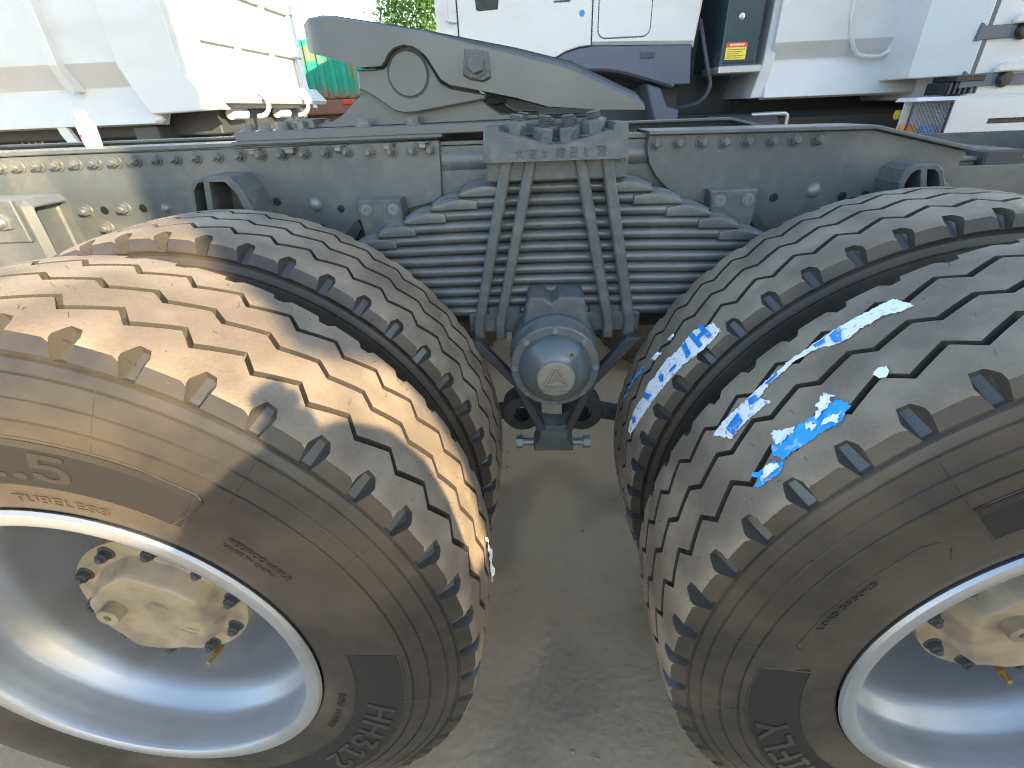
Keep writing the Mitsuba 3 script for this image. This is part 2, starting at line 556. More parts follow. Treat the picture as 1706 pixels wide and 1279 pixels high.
prof_ = np.array(CROWN + SIDE[:6])
tc = np.asarray(sm.triangles_center); pr_, py_ = np.hypot(tc[:, 0], tc[:, 2]), np.abs(tc[:, 1])
dist = np.full(len(tc), 9.0)
for (r0_, y0_), (r1_, y1_) in zip(prof_[:-1], prof_[1:]):
    dr0, dy0 = r1_ - r0_, y1_ - y0_
    tt = np.clip(((pr_ - r0_) * dr0 + (py_ - y0_) * dy0) / (dr0 * dr0 + dy0 * dy0), 0, 1)
    dist = np.minimum(dist, np.hypot(pr_ - r0_ - tt * dr0, py_ - y0_ - tt * dy0))
inner_ = keep & (dist > 0.0012)
GROOVE = mikit.ply(sub(sm, inner_), 'groove_rubber', smooth=True)
keep2 = keep & ~inner_ & (py_ < 0.1195)
keep = keep2 | inner_
TREAD = mikit.ply(sub(sm, keep2), 'tread_rubber', smooth=True)
WALL = mikit.ply(sub(sm, ~keep), 'side_rubber', smooth=True)


def side_patch(th0, th1, r0, r1, off, nth=40, nr=8, shape=None):
    """a thin raised patch that follows the near side wall"""
    th = np.radians(np.linspace(th0, th1, nth)); r = np.linspace(r0, r1, nr)
    A, B = np.meshgrid(th, r, indexing='ij')
    y = -(yside(B) + off)
    V = polar(A, B, 0); V[..., 1] = y
    V = V.reshape(-1, 3); F = []
    for i in range(nth - 1):
        for j in range(nr - 1):
            a = i * nr + j
            F += [(a, a + 1, a + nr + 1), (a, a + nr + 1, a + nr)]
    return tm(V, F)


def side_ribbon(pts, w, h):
    """raised ridge along (theta deg, r) points on the near side wall"""
    P = np.array([[math.radians(a), r] for a, r in pts])
    path = polar(P[:, 0], P[:, 1], 0); path[:, 1] = -(yside(P[:, 1]) + h * 0.3)
    return tube(path, w, 6)


def wrap_text(s, h, r0, thc, depth=0.0014, bold=True, stretch=1.0):
    """raised letters on the near side wall, tops outwards, reading clockwise, centred on thc degrees"""
    m = text(s, h, h * 0.2, bold).subdivide_to_size(h * 0.45)
    x = m.vertices[:, 0] * stretch; w = x.max() + x.min()
    th = math.radians(thc) + (x - w / 2) / (r0 + h / 2)
    r = r0 + m.vertices[:, 1]
    y = -(yside(r) + 0.0006 + (m.vertices[:, 2] > h * 0.1) * depth)
    V = polar(th, r, 0); V[:, 1] = y
    f = m.faces
    return tm(V, f)


def panel_outline(th0, th1, r0, r1, cut):
    P = [(th0 + 0, r0), (th0, r1)] + [(t, r1) for t in np.linspace(th0, th1, 30)[1:-3]]
    P += [(th1 - 1.2, r1 - 0.003), (th1, r1 - 0.011), (th1 - 0.5, r1 - 0.03), (th1 - cut, r0)]
    P += [(t, r0) for t in np.linspace(th1 - cut, th0, 24)[1:]]
    return P


# ------------------------------------------------------------------ rims and hubs (local: origin in the tyre's centre, near side at -y)
def rim_mesh():
    prof = [(0.3005, -0.1395), (0.3026, -0.1435), (0.2995, -0.1480), (0.2920, -0.1500), (0.2840, -0.1490), (0.2785, -0.1450), (0.2760, -0.1385), (0.2755, -0.125), (0.2745, -0.117), (0.2735, -0.105), (0.2725, -0.088), (0.2690, -0.078),
            (0.2580, -0.062), (0.2510, -0.050), (0.2470, -0.030), (0.2450, 0.00), (0.2440, 0.045), (0.2420, 0.085), (0.2370, 0.112), (0.228, 0.132), (0.214, 0.146), (0.195, 0.154), (0.176, 0.158),
            (0.150, 0.158), (0.110, 0.158), (0.110, 0.170), (0.20, 0.170), (0.255, 0.130), (0.256, 0.0), (0.262, -0.052), (0.285, -0.09), (0.287, -0.12), (0.295, -0.132)]
    return lathe([(r, y) for r, y in prof], (0, 0, 0), (0, 1, 0), 128, closed=True)


RIM_M = rim_mesh()
holes = [cyl((0.200 * math.sin(a), 0.05, 0.200 * math.cos(a)), (0.200 * math.sin(a), 0.3, 0.200 * math.cos(a)), 0.023, 20) for a in np.radians(np.arange(10) * 36 + 8)]
rman = toman(RIM_M)
if rman.volume() < 0:
    RIM_M.invert(); rman = toman(RIM_M)
RIM_M = fromman(rman - m3.Manifold.batch_boolean([toman(h) for h in holes], m3.OpType.Add))
RIM = mikit.ply(RIM_M, 'rim_silver', smooth=32)


def hub_mesh():
    """end cap: decagonal dished cover with a flat face, on a round flange"""
    n = 160
    t = np.arange(n) / n * 2 * math.pi
    wob = 1 + 0.045 * np.cos(5 * t + 0.4) + 0.018 * np.cos(10 * t)
    rings = [(0.1380, 0.030, 0), (0.1390, -0.038, 0), (0.1380, -0.0425, 0), (0.1355, -0.0440, 0), (0.1065, -0.0440, 0.35), (0.1035, -0.0470, .8), (0.0925, -0.068, 1), (0.0900, -0.0735, 1), (0.0865, -0.0760, 1), (0.0835, -0.0765, 1), (0.03, -0.0768, 0.5)]
    V = []
    for r, y, w in rings:
        rr = r * (1 + (wob - 1) * w)
        V.append(polar(t, rr, y))
    V = np.array(V).reshape(-1, 3); F = []
    for i in range(len(rings) - 1):
        for s in range(n):
            q = (s + 1) % n
            F += [(i * n + s, i * n + q, (i + 1) * n + q), (i * n + s, (i + 1) * n + q, (i + 1) * n + s)]
    V = np.vstack([V, [[0, -0.0768, 0]]])
    L = (len(rings) - 1) * n
    F += [(L + s, L + (s + 1) % n, len(V) - 1) for s in range(n)]
    body = cyl((0, 0.028, 0), (0, 0.30, 0), 0.100, 40)
    m = tm(V, F); m.fix_normals()
    return m, body


HUBC, HUBB = hub_mesh()


def filler():
    a, b = math.sin(math.radians(-62)) * 0.052, math.cos(math.radians(-62)) * 0.052
    return lathe([(0.007, -0.0745), (0.0175, -0.0745), (0.0175, -0.093), (0.0165, -0.0955), (0.0062, -0.0955), (0.0055, -0.088), (0, -0.088)], (a, 0, b), (0, 1, 0), 28)


HUBS = {'hub': mikit.ply(cat([HUBC]), 'hub_lit_tan', smooth=40), 'hub_barrel': mikit.ply(HUBB, 'dark_steel', smooth=40), 'filler_plug': mikit.ply(filler(), 'hub_lit_tan', smooth=40)}


def hub_marks():
    ms = []
    for (x0, z0), (x1, z1) in (((.005, .030), (.022, .040)), ((.022, .040), (.040, .028)), ((.006, .026), (.022, .034)), ((.022, .034), (.040, .024)), ((.040, -.030), (.062, -.042)), ((.052, -.024), (.070, -.032))):
        d = np.array([x1 - x0, 0, z1 - z0]); L = np.linalg.norm(d)
        b = box(0, L, -0.0012, 0.0006, -0.0009, 0.0009, 0.0004)
        b.vertices = np.array([x0, -0.0770, z0]) + b.vertices @ np.array([d / L, [0, 1, 0], np.cross(d / L, [0, 1, 0])])
        ms.append(b)
    return cat(ms)


HUBS['cast_mark'] = mikit.ply(hub_marks(), 'hub_lit_tan')
NUTS = []
for i in range(10):
    a = math.radians(i * 36 + 14)
    NUTS.append(mikit.ply(hexbolt((0.1225 * math.sin(a), -0.0438, 0.1225 * math.cos(a)), (0, -1, 0), 0.0100, 0.0115, 0.005, True, a), 'dark_steel', smooth=25))
SOCKET = lathe([(0, -0.038), (0.005, -0.038), (0.005, -0.0465), (0.0085, -0.0465), (0.0095, -0.045), (0.0095, -0.042)], (0.1235 * math.sin(2.83), -0.0020, 0.1235 * math.cos(2.83)), (0, 1, 0), 20)
STUDC = []
for i in range(10):
    a = math.radians(i * 36 - 4)
    STUDC.append(hexbolt((0.165 * math.sin(a), 0.158, 0.165 * math.cos(a)), (0, -1, 0), 0.016, 0.022, 0.012, True, a))
STUDS = [mikit.ply(s, 'dark_steel', smooth=25) for s in STUDC]
VALVE_M = cat([tube([(0.050, 0.155, -0.175), (0.044, 0.02, -0.157), (0.040, -0.035, -0.149)], 0.0036, 10), cyl((0.040, -0.035, -0.149), (0.0385, -0.050, -0.1475), 0.0056, 6), cyl((0.0388, -0.048, -0.1475), (0.037, -0.066, -0.145), 0.0042, 12)])
VALVE = mikit.ply(VALVE_M, 'brass', smooth=30)

# ------------------------------------------------------------------ the tractor truck
truck = thing('tractor_truck', 'dark grey painted tractor truck chassis with fifth wheel coupling, leaf spring and new dual tyres', 'truck')
YC = 1.20            # centre line of the truck


def wheel(cx, cy, far=False, outer=True, full=False, label=None):
    w = holder(truck, 'wheel')
    if label:
        labels[w] = {'label': label}
    M = T().translate([cx, cy, RAX])
    MF = M.rotate([0, 0, 1], 180) if far else M
    TYM = M          # the tread pattern is the same from both sides
    part(w, 'tread', TREAD, None, to=TYM)
    part(w, 'tyre', WALL, None, to=TYM)
    part(w, 'tread_groove', GROOVE, None, to=TYM)
    MR = MF if outer else (M if far else M.rotate([0, 0, 1], 180))
    part(w, 'rim', RIM, None, to=MR)
    if full:
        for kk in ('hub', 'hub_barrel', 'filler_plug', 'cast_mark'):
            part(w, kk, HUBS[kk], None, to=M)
        for d in NUTS:
            part(w, 'hub_bolt', d, None, to=M)
        part(w, 'socket_screw', SOCKET, 'bolt_steel', smooth=30, to=M)
        part(w, 'valve_stem', VALVE, None, to=M)
        for d in STUDS:
            part(w, 'wheel_nut', d, None, to=M)
    return w, M


WL, ML = wheel(-0.675, YT, full=True, label='outer wheel at the left, half in warm sunlight')
WR, MR_ = wheel(0.675, YT, full=True, label='outer wheel at the right with torn blue and white stickers on its tread')
WLI, MLI = wheel(-0.675, YT + 0.345, outer=False)
WRI, MRI = wheel(0.675, YT + 0.345, outer=False, label='inner wheel at the right with a torn white sticker lettered in blue')
for cx in (-0.675, 0.675):
    wheel(cx, 2 * YC - YT - 0.345, far=True, outer=False)
    wheel(cx, 2 * YC - YT, far=True)


# side wall relief of the two near tyres
def relief(w, M, panels, words):
    for th0, th1, r0, r1, cutd, knurl in panels:
        part(w, 'sidewall_panel', side_patch(th0, th1 - cutd * 0.5, r0 + 0.002, r1 - 0.003, 0.0005), 'panel_rubber', smooth=True, to=M)
        ms = [side_ribbon(panel_outline(th0, th1, r0, r1, cutd), 0.0011, 0.0012)]
        for t in np.arange(th0 + 0.3, th1 - 2.2, 0.32) if knurl else []:
            ms.append(side_ribbon([(t, r1 - 0.004), (t + 0.25, r1 - 0.013)], 0.0005, 0.0012))
        part(w, 'panel_border', cat(ms), 'side_rubber', smooth=True, to=M)
    for s, h, r0, thc, dep, stretch in words:
        part(w, 'lettering', wrap_text(s, h, r0, thc, dep, True, stretch), 'text_rubber' if s[:2] == '12' else 'side_rubber', smooth=False, to=M)


relief(WL, ML, [(-62, 38.3, 0.3465, 0.4215, 3.0, True), (85, 168, 0.354, 0.431, 2.0, False)],
       [('12R22.5', 0.041, 0.362, -6.2, 0.0016, 1.45), ('TUBELESS', 0.0105, 0.3205, 14.0, 0.0012, 1.5), ('HH312', 0.041, 0.375, 121, 0.0022, 1.25), ('16PR-152/149', 0.011, 0.3275, 113, 0.0010, 1.0), ('REGROOVABLE', 0.009, 0.366, 52, 0.0009, 1.0), ('MADE IN CHINA', 0.007, 0.352, 51, 0.0008, 1.0)])
relief(WR, MR_, [(-168, -86, 0.356, 0.431, 2.0, False), (-41.0, 62, 0.356, 0.4205, 3.0, True)],
       [('HIFLY', 0.043, 0.376, -121, 0.0022, 1.25), ('LOAD 3550KG', 0.008, 0.386, -66, 0.0010, 1.3), ('12R22.5', 0.041, 0.366, 6, 0.0016, 1.45)])
for w, M, ths in ((WL, ML, (21.5, 41.2, 61, 81, 101)), (WR, MR_, (-21, -41, -61, -81, -101))):
    for t in ths:
        part(w, 'mould_line', side_ribbon([(t + (0.490 - r) * 22 * (0.25 if w == WL else -0.25), r) for r in np.linspace(0.424, 0.497, 14)], 0.0006, 0.0008), 'side_rubber', smooth=True, to=M)
box_out = [(-81, 0.382), (-79, 0.400), (-70, 0.401), (-60, 0.402), (-50, 0.402), (-47.4, 0.396), (-46.5, 0.378), (-48, 0.356)]
part(WR, 'panel_border', side_ribbon(box_out, 0.0009, 0.001), 'side_rubber', smooth=True, to=MR_)


# ---- torn stickers on the treads
def sticker(poly, off, jag=0.0, seed=0, lift=0.0):
    """poly: (theta deg, y offset from the near outer shoulder plane); paper draped on the tread, real thickness"""
    r_ = np.random.default_rng(seed)
    P = [(math.radians(a) * 0.541, b) for a, b in poly]
    pg = sg.Polygon(P).buffer(0)
    pg = pg.segmentize(0.0025)
    if pg.geom_type != 'Polygon':
        pg = max(pg.geoms, key=lambda g: g.area)
    C = np.array(pg.exterior.coords)[:-1]
    if jag:
        C = C + r_.normal(0, jag, C.shape)
    pg = sg.Polygon(C).buffer(0)
    if pg.geom_type != 'Polygon':
        pg = max(pg.geoms, key=lambda g: g.area)
    x0, y0, x1, y1 = pg.bounds
    pts = np.array(sg.polygon.orient(pg, 1.0).exterior.coords)[:-1]
    man = m3.Manifold.extrude(m3.CrossSection([pts]), 0.0006)
    man = man.refine_to_length(0.006)
    m = fromman(man); V = m.vertices
    th, y = V[:, 0] / 0.541, V[:, 1]
    wr = meshkit.fbm(np.c_[V[:, 0] * 90, V[:, 1] * 90, V[:, 0] * 0 + seed], 2, seed)
    r = crown_r(y - 0.127) + 0.0012 + off + V[:, 2] + lift * np.clip(wr - 0.45, 0, 1)
    W = polar(th, r, 0); W[:, 1] = y - 0.127
    return tm(W, m.faces)


ST_IN = [(-49.75, .0516), (-49.61, .0177), (-54.39, .0156), (-58.11, .0259), (-64.36, .034), (-70.6, .0426), (-74.92, .0491), (-79.61, .0639), (-79.53, .0837), (-74.43, .0909), (-70.56, .0804), (-67.72, .0901), (-65.11, .0795), (-61.18, .0839), (-58.43, .07), (-55.65, .0742), (-53.11, .0769), (-51.05, .0542)]
part(WRI, 'sticker', sticker(ST_IN, 0, 0.0012, 1, 0.004), 'paper_white', to=MRI, label='torn white paper sticker with blue letters')
for i, P in enumerate([[(-52.3, .071), (-51.35, .070), (-51.2, .022), (-52.1, .022)], [(-54.6, .072), (-53.65, .072), (-53.5, .022), (-54.45, .022)], [(-53.7, .052), (-52.0, .052), (-52.0, .041), (-53.7, .041)],
                       [(-56.9, .068), (-55.8, .066), (-56.3, .028), (-57.4, .028)], [(-62.0, .0464), (-59.9, .0454), (-59.8, .0371), (-61.65, .0400)], [(-64.5, .0674), (-63.3, .0577), (-64.0, .0423), (-64.8, .0488)],
                       [(-69.7, .0825), (-68.0, .0488), (-69.8, .0526), (-70.3, .0708)], [(-76.5, .082), (-75.2, .070), (-75.8, .058), (-76.9, .066)]]):
    part(WRI, 'sticker_letter', sticker(P, 0.0026, 0.0004, 20 + i, 0.003), 'paper_blue', to=MRI)
for i, (P, c) in enumerate([([(-58.8, .130), (-57.1, .1274), (-57.0, .1152), (-58.3, .1175)], 'paper_white'), ([(-64.6, .139), (-62.3, .134), (-61.5, .1139), (-63.5, .1184)], 'paper_white'),
                            ([(-69.5, .162), (-66.9, .150), (-68.6, .1442), (-72.0, .1606), (-77.8, .164), (-72.1, .1713), (-69.3, .1598)], 'paper_cyan')]):
    part(WRI, 'sticker_scrap', sticker(P, 0.001, 0.0012, 40 + i, 0.010), c, to=MRI)
ST_OUT = [(-30.69, .1885), (-30.17, .1599), (-31.51, .1571), (-33.54, .1654), (-36.24, .1638), (-38.15, .1587), (-39.7, .1604), (-41.32, .1733), (-44.85, .1764), (-49.1, .1702), (-51.4, .1612), (-50.4, .14), (-52.41, .1421), (-55.57, .1423), (-57.62, .1361), (-59.98, .168), (-59.13, .1735), (-52.5, .1765), (-44.5, .1843), (-37.89, .1879)]
part(WR, 'sticker', sticker(ST_OUT, 0, 0.0009, 2, 0.003), 'paper_white', to=MR_, label='long torn white sticker with blue patches')
for i, P in enumerate([[(-39.3, .1817), (-37.7, .1833), (-39.0, .1588), (-39.7, .1638)], [(-41.6, .1823), (-40.0, .1805), (-40.3, .1739), (-41.6, .1763)], [(-52.6, .1724), (-51.4, .169), (-51.5, .1554), (-53.1, .159)], [(-57.6, .1562), (-54.9, .1647), (-54.9, .1464), (-57.2, .1357)], [(-49.4, .1745), (-47.3, .1771), (-47.4, .1735), (-49.4, .1692)]]):
    part(WR, 'sticker_letter', sticker(P, 0.0022, 0.0005, 60 + i, 0.002), 'paper_blue', to=MR_)
ST_BL = [(-47.05, .0775), (-44.48, .0795), (-43.66, .0602), (-46.1, .0479), (-47.66, .0516), (-50.03, .0511), (-53.43, .0508), (-54.3, .066), (-53.73, .0797), (-50.44, .0767)]
part(WR, 'sticker', sticker(ST_BL, 0, 0.0007, 3, 0.005), 'paper_cyan', to=MR_, label='torn bright blue sticker with crumpled white edges')
for i, P in enumerate([[(-52.6, .092), (-49.8, .0782), (-50.6, .0703), (-53.3, .0701)], [(-46.6, .083), (-44.87, .0919), (-44.48, .0795), (-47.3, .067)], [(-48.9, .0722), (-48.3, .0722), (-48.2, .060), (-48.8, .060)], [(-47.3, .0562), (-45.2, .058), (-46.1, .0490), (-47.5, .053)]]):
    part(WR, 'sticker_scrap', sticker(P, 0.0026, 0.0016, 80 + i, 0.012 if i != 2 else 0.001), 'paper_white', to=MR_)
part(WR, 'sticker', sticker([(-54.52, .0587), (-53.57, .0452), (-55.54, .0411), (-58.01, .0434), (-58.49, .0479), (-57.42, .0515), (-58.03, .0638), (-56.1, .0597)], 0, 0.0010, 4, 0.006), 'paper_cyan', to=MR_)
part(WR, 'sticker_scrap', sticker([(-55.2, .056), (-54.1, .047), (-56.0, .044), (-57.6, .047), (-56.2, .053)], 0.003, 0.0014, 5, 0.008), 'paper_white', to=MR_)
part(WR, 'sticker_scrap', sticker([(-39.53, .0838), (-38.4, .0859), (-38.23, .0754), (-39.2, .069), (-39.78, .0753)], 0.001, 0.0014, 6, 0.010), 'paper_white', to=MR_)
part(WL, 'sticker_scrap', sticker([(82.0, .158), (86.5, .166), (95.0, .176), (96.0, .170), (90.0, .150), (85.0, .148)], 0.001, 0.0014, 7, 0.012), 'paper_white', to=ML)

# ---- thin moulding hairs left standing on the new rubber
for w, M, a0, a1 in ((WL, ML, 0, 80), (WR, MR_, -80, 0)):
    hs = []
    for i in range(70):
        a = math.radians(rng.uniform(a0, a1)); y = rng.choice([-0.1195, -0.1195, -0.09, -0.03, 0.03, 0.085]) + rng.uniform(-.004, .004)
        r = float(crown_r(y)) if abs(y) < .115 else 0.529
        L = rng.uniform(0.003, 0.008)
        p = polar(a, r - 0.0005, y); q_ = p + polar(a, 1, 0) * L * .8 + nrng.normal(0, L * .35, 3) + [0, -L * .4 if y < -.11 else 0, 0]
        hs.append(tube([p, (p + q_) / 2 + nrng.normal(0, .0006, 3), q_], 0.00035, 4))
    part(w, 'rubber_hair', cat(hs), 'groove_rubber', to=M, kind='stuff')

# ---- axles
ms = [cyl((sx * 0.675, 0.30, RAX), (sx * 0.675, 2.10, RAX), 0.082, 28) for sx in (-1, 1)]
for sx, m in zip((-1, 1), ms):
    a = part(truck, 'axle', m, 'dark_steel', smooth=40)
    part(a, 'differential', lathe([(0, -0.24), (0.12, -0.235), (0.19, -0.17), (0.21, 0), (0.19, 0.17), (0.12, 0.235), (0, 0.24)], (sx * 0.675, YC, RAX + 0.02), (1, 0, 0), 32), 'dark_steel', smooth=40)
part(truck, 'propeller_shaft', cyl((-1.9, YC, 0.66), (0.5, YC, 0.58), 0.055, 24), 'dark_steel', smooth=40)

# ---- frame rails, plates and their bolts
fr = part(truck, 'frame_rail', cat([prism([(-3.2, 0.86), (2.0, 0.86), (2.0, 1.07), (0.86, 1.072), (0.83, 1.095), (0.643, 1.148), (-3.2, 1.150)], 0.757, 0.765, 0.001), box(-3.2, 0.20, 0.757, 0.84, 1.150, 1.158, 0.001), box(-3.2, 2.0, 0.757, 0.84, 0.86, 0.868, 0.001)]), 'chassis_paint')
part(truck, 'frame_rail', cat([prism([(-3.2, 0.86), (2.2, 0.86), (2.2, 1.078), (0.86, 1.078), (0.845, 1.10), (0.643, 1.150), (-3.2, 1.158)], 1.635, 1.643, 0.001), prism([(-3.2, 1.1585), (0.643, 1.1505), (0.85, 1.1005), (0.853, 1.108), (0.645, 1.1580), (-3.2, 1.166)], 1.56, 1.643, 0.001)]), 'chassis_paint')
for x in (-1.9, -0.95, 0.0, 0.95, 1.9):
    part(truck, 'cross_member', box(x - 0.04, x + 0.04, 0.765, 1.635, 0.93, 1.10, 0.004), 'dark_steel')
left_plate = [(-3.2, 1.1595), (-0.255, 1.1615), (-0.2575, 1.10), (-0.262, 1.04), (-0.40, 1.04 - .03), (-0.475, 0.995), (-0.53, 0.935), (-0.60, 0.88), (-3.2, 0.88)]
lp = part(truck, 'side_plate', prism(left_plate, 0.745, 0.757, 0.0015), 'chassis_paint')
part(lp, 'flange', prism([(-3.2, 1.1600), (-0.74, 1.1640), (-0.255, 1.1650), (-0.255, 1.1690), (-0.74, 1.1720), (-3.2, 1.1715)], 0.738, 0.86, 0.0015), 'chassis_paint')
for x in (-1.275, -1.229, -1.182, -1.135, -1.090, -1.043, -0.995, -0.949, -0.900, -0.853, -0.806, -0.756, -0.704, -0.655, -0.607, -0.556, -0.508, -0.46, -0.41, -0.362, -0.315, -0.275):
    part(lp, 'bolt', hexbolt((x, 0.745, 1.1405 + 0.006 * (x + 1.18) / 0.48 * (x < -.7) + .006 * (x >= -.7) - .003 * (x > -.45)), (0, -1, 0), 0.0105, 0.009, 0.010, True, rng.random()), 'chassis_paint', smooth=25)
for x, z in ((-1.115, 1.041), (-1.019, 1.043), (-1.081, 1.001)):
    part(lp, 'bolt', hexbolt((x, 0.745, z), (0, -1, 0), 0.0115, 0.010, 0.010, True, rng.random()), 'chassis_paint', smooth=25)
for x, z, r in ((-0.92, 1.041, .011), (-0.558, 1.039, 0.0155), (0.555, 1.036, 0.015)):
    part(lp if x < 0 else truck, 'rivet', lathe([(0, -r * .75), (r * .45, -r * .68), (r * .8, -r * .42), (r, -r * .1), (r, 0.001), (0, .001)], (x, 0.745 if x < 0 else 0.737, z), (0, 1, 0), 24), 'bolt_steel', smooth=50)


def plug(x, z, r, y):
    return lathe([(0, -0.0012), (r * .9, -0.0012), (r, -0.0006), (r, 0.001)], (x, y, z), (0, 1, 0), 20)


for x, z, r in ((-1.163, 1.038, .0095), (-1.072, 1.041, .0095), (-0.975, 1.043, .0095), (-0.698, 1.046, 0.0095), (-0.648, 1.048, 0.0095), (-0.5, 1.028, 0.0085), (-0.673, 1.017, 0.017), (-0.557, 0.983, 0.013)):
    part(lp, 'hole', plug(x, z, r, 0.745), 'black_trim', smooth=40)
# rounded top rail showing between the plates, and the pipe below it
part(truck, 'top_tube', cyl((-0.255, 0.790, 1.118), (0.20, 0.790, 1.118), 0.038, 32), 'chassis_paint', smooth=40)
part(truck, 'air_pipe', cyl((-0.262, 0.775, 1.066), (0.24, 0.775, 1.066), 0.012, 20), 'dark_steel', smooth=40)
gus = [(0.190, 1.156), (0.1885, 1.128), (0.196, 1.102), (0.213, 1.075), (0.255, 1.035), (0.30, 0.97), (0.34, 0.90), (0.79, 0.90), (0.836, 1.06), (0.8445, 1.103), (0.643, 1.150)]
gp = part(truck, 'gusset_plate', prism(gus, 0.737, 0.757, 0.0018), 'chassis_paint')
part(gp, 'flange', prism([(0.187, 1.1565), (0.643, 1.1510), (0.852, 1.1025), (0.855, 1.1095), (0.644, 1.1585), (0.187, 1.1640)], 0.722, 0.86, 0.0015), 'chassis_paint')
for i, x in enumerate((0.206, 0.253, 0.302, 0.348, 0.395, 0.445, 0.491, 0.538)):
    part(gp, 'bolt', hexbolt((x, 0.737, 1.1395 - 0.0006 * i), (0, -1, 0), 0.0105, 0.009, 0.009, True, rng.random()), 'chassis_paint', smooth=25)
for x, z, r in ((0.474, 1.024, .0095), (0.619, 1.022, .0095), (0.667, 1.022, .0095), (0.644, 1.003, 0.017)):
    part(gp, 'hole', plug(x, z, r, 0.737), 'black_trim', smooth=40)
part(gp, 'bolt', hexbolt((0.822, 0.737, 1.031), (0, -1, 0), 0.010, 0.009, 0.006, True, .3), 'bolt_steel', smooth=25)
tail = part(truck, 'tail_rail', cat([box(0.80, 2.2, 0.790, 0.800, 0.80, 1.078, 0.002), box(0.80, 2.2, 0.785, 0.88, 1.078, 1.087, 0.002)]), 'chassis_paint')
for x in (0.905, 0.985, 1.10):
    part(tail, 'bolt', hexbolt((x, 0.83, 1.087), (0, 0, 1), 0.011, 0.009, 0.0, True, .3), 'bolt_steel', smooth=25)

# ---- stop blocks on the web
for bx, z0 in ((((-0.446, -0.346)), 1.051), ((0.323, 0.420), 1.048)):
    x0, x1 = bx
    b = part(truck, 'stop_block', prism([(x0, z0), (x1, z0), (x1 + 0.003, z0 - 0.035), (x1 - 0.004, z0 - 0.10), (x0 + 0.012, z0 - 0.10), (x0 + 0.003, z0 - 0.035)], 0.695, 0.745, 0.003), 'cast_paint')
    for fx in (0.22, 0.83):
        part(b, 'bolt', lathe([(0, -0.001), (0.004, -0.001), (0.0045, -0.004), (0.0085, -0.004), (0.009, -0.001), (0.0125, -0.001), (0.0125, 0.001)], (x0 + (x1 - x0) * fx, 0.695, z0 - 0.02), (0, 1, 0), 20), 'bolt_steel', smooth=30)
part(truck, 'web_stay', prism([(0.424, 1.012), (0.478, 0.955), (0.470, 0.93), (0.424, 0.985)], 0.728, 0.738, 0.001), 'dark_steel')
part(truck, 'web_stay', prism([(-0.462, 1.003), (-0.515, 0.960), (-0.50, 0.93), (-0.455, 0.985)], 0.735, 0.746, 0.001), 'dark_steel')

# ---- cast loops above the inner tyres
def loop(outer, inners, y0, y1):
    man = toman(prism(outer, y0, y1, 0.002))
    if man.volume() < 0:
        pm = prism(outer, y0, y1, 0.002); pm.invert(); man = toman(pm)
    for h in inners:
        pm = prism(h, y0 - 0.01, y1 - 0.012, 0)
        if pm.volume < 0:
            pm.invert()
        man = man - toman(pm)
    return fromman(man)


part(truck, 'bump_stop_bracket', loop([(0.700, 0.96), (0.679, 1.056), (0.684, 1.080), (0.700, 1.090), (0.742, 1.089), (0.756, 1.078), (0.768, 1.054), (0.795, 0.96)],
     [[(0.709, 0.97), (0.690, 1.055), (0.695, 1.073), (0.704, 1.080), (0.712, 1.080), (0.748, 0.97)], [(0.760, 0.97), (0.723, 1.081), (0.738, 1.080), (0.748, 1.072), (0.758, 1.052), (0.782, 0.97)]], 0.660, 0.738), 'cast_paint')
part(truck, 'bump_stop_bracket', loop([(-0.822, 0.97), (-0.783, 1.092), (-0.772, 1.108), (-0.745, 1.115), (-0.690, 1.113), (-0.668, 1.082), (-0.640, 0.97)],
     [[(-0.800, 0.98), (-0.775, 1.088), (-0.762, 1.103), (-0.748, 1.105), (-0.772, 0.98)], [(-0.758, 0.98), (-0.736, 1.104), (-0.702, 1.104), (-0.684, 1.080), (-0.662, 0.98)]], 0.655, 0.745), 'cast_paint')

# ---- fender bracket at the left
fb = toman(box(-1.45, -1.02, 0.517, 0.62, 0.80, 1.098, 0.012)) - toman(box(-1.045, -1.0, 0.530, 0.604, 0.78, 1.083, 0.004))
fbk = part(truck, 'fender_bracket', fromman(fb), 'chassis_paint', smooth=30)
part(fbk, 'bolt', hexbolt((-1.068, 0.517, 1.062), (0, -1, 0), 0.0165, 0.016, 0.012, True, .2), 'bolt_steel', smooth=25)
part(fbk, 'clamp', box(-1.45, -1.038, 0.508, 0.517, 1.022, 1.100, 0.002), 'chassis_paint')

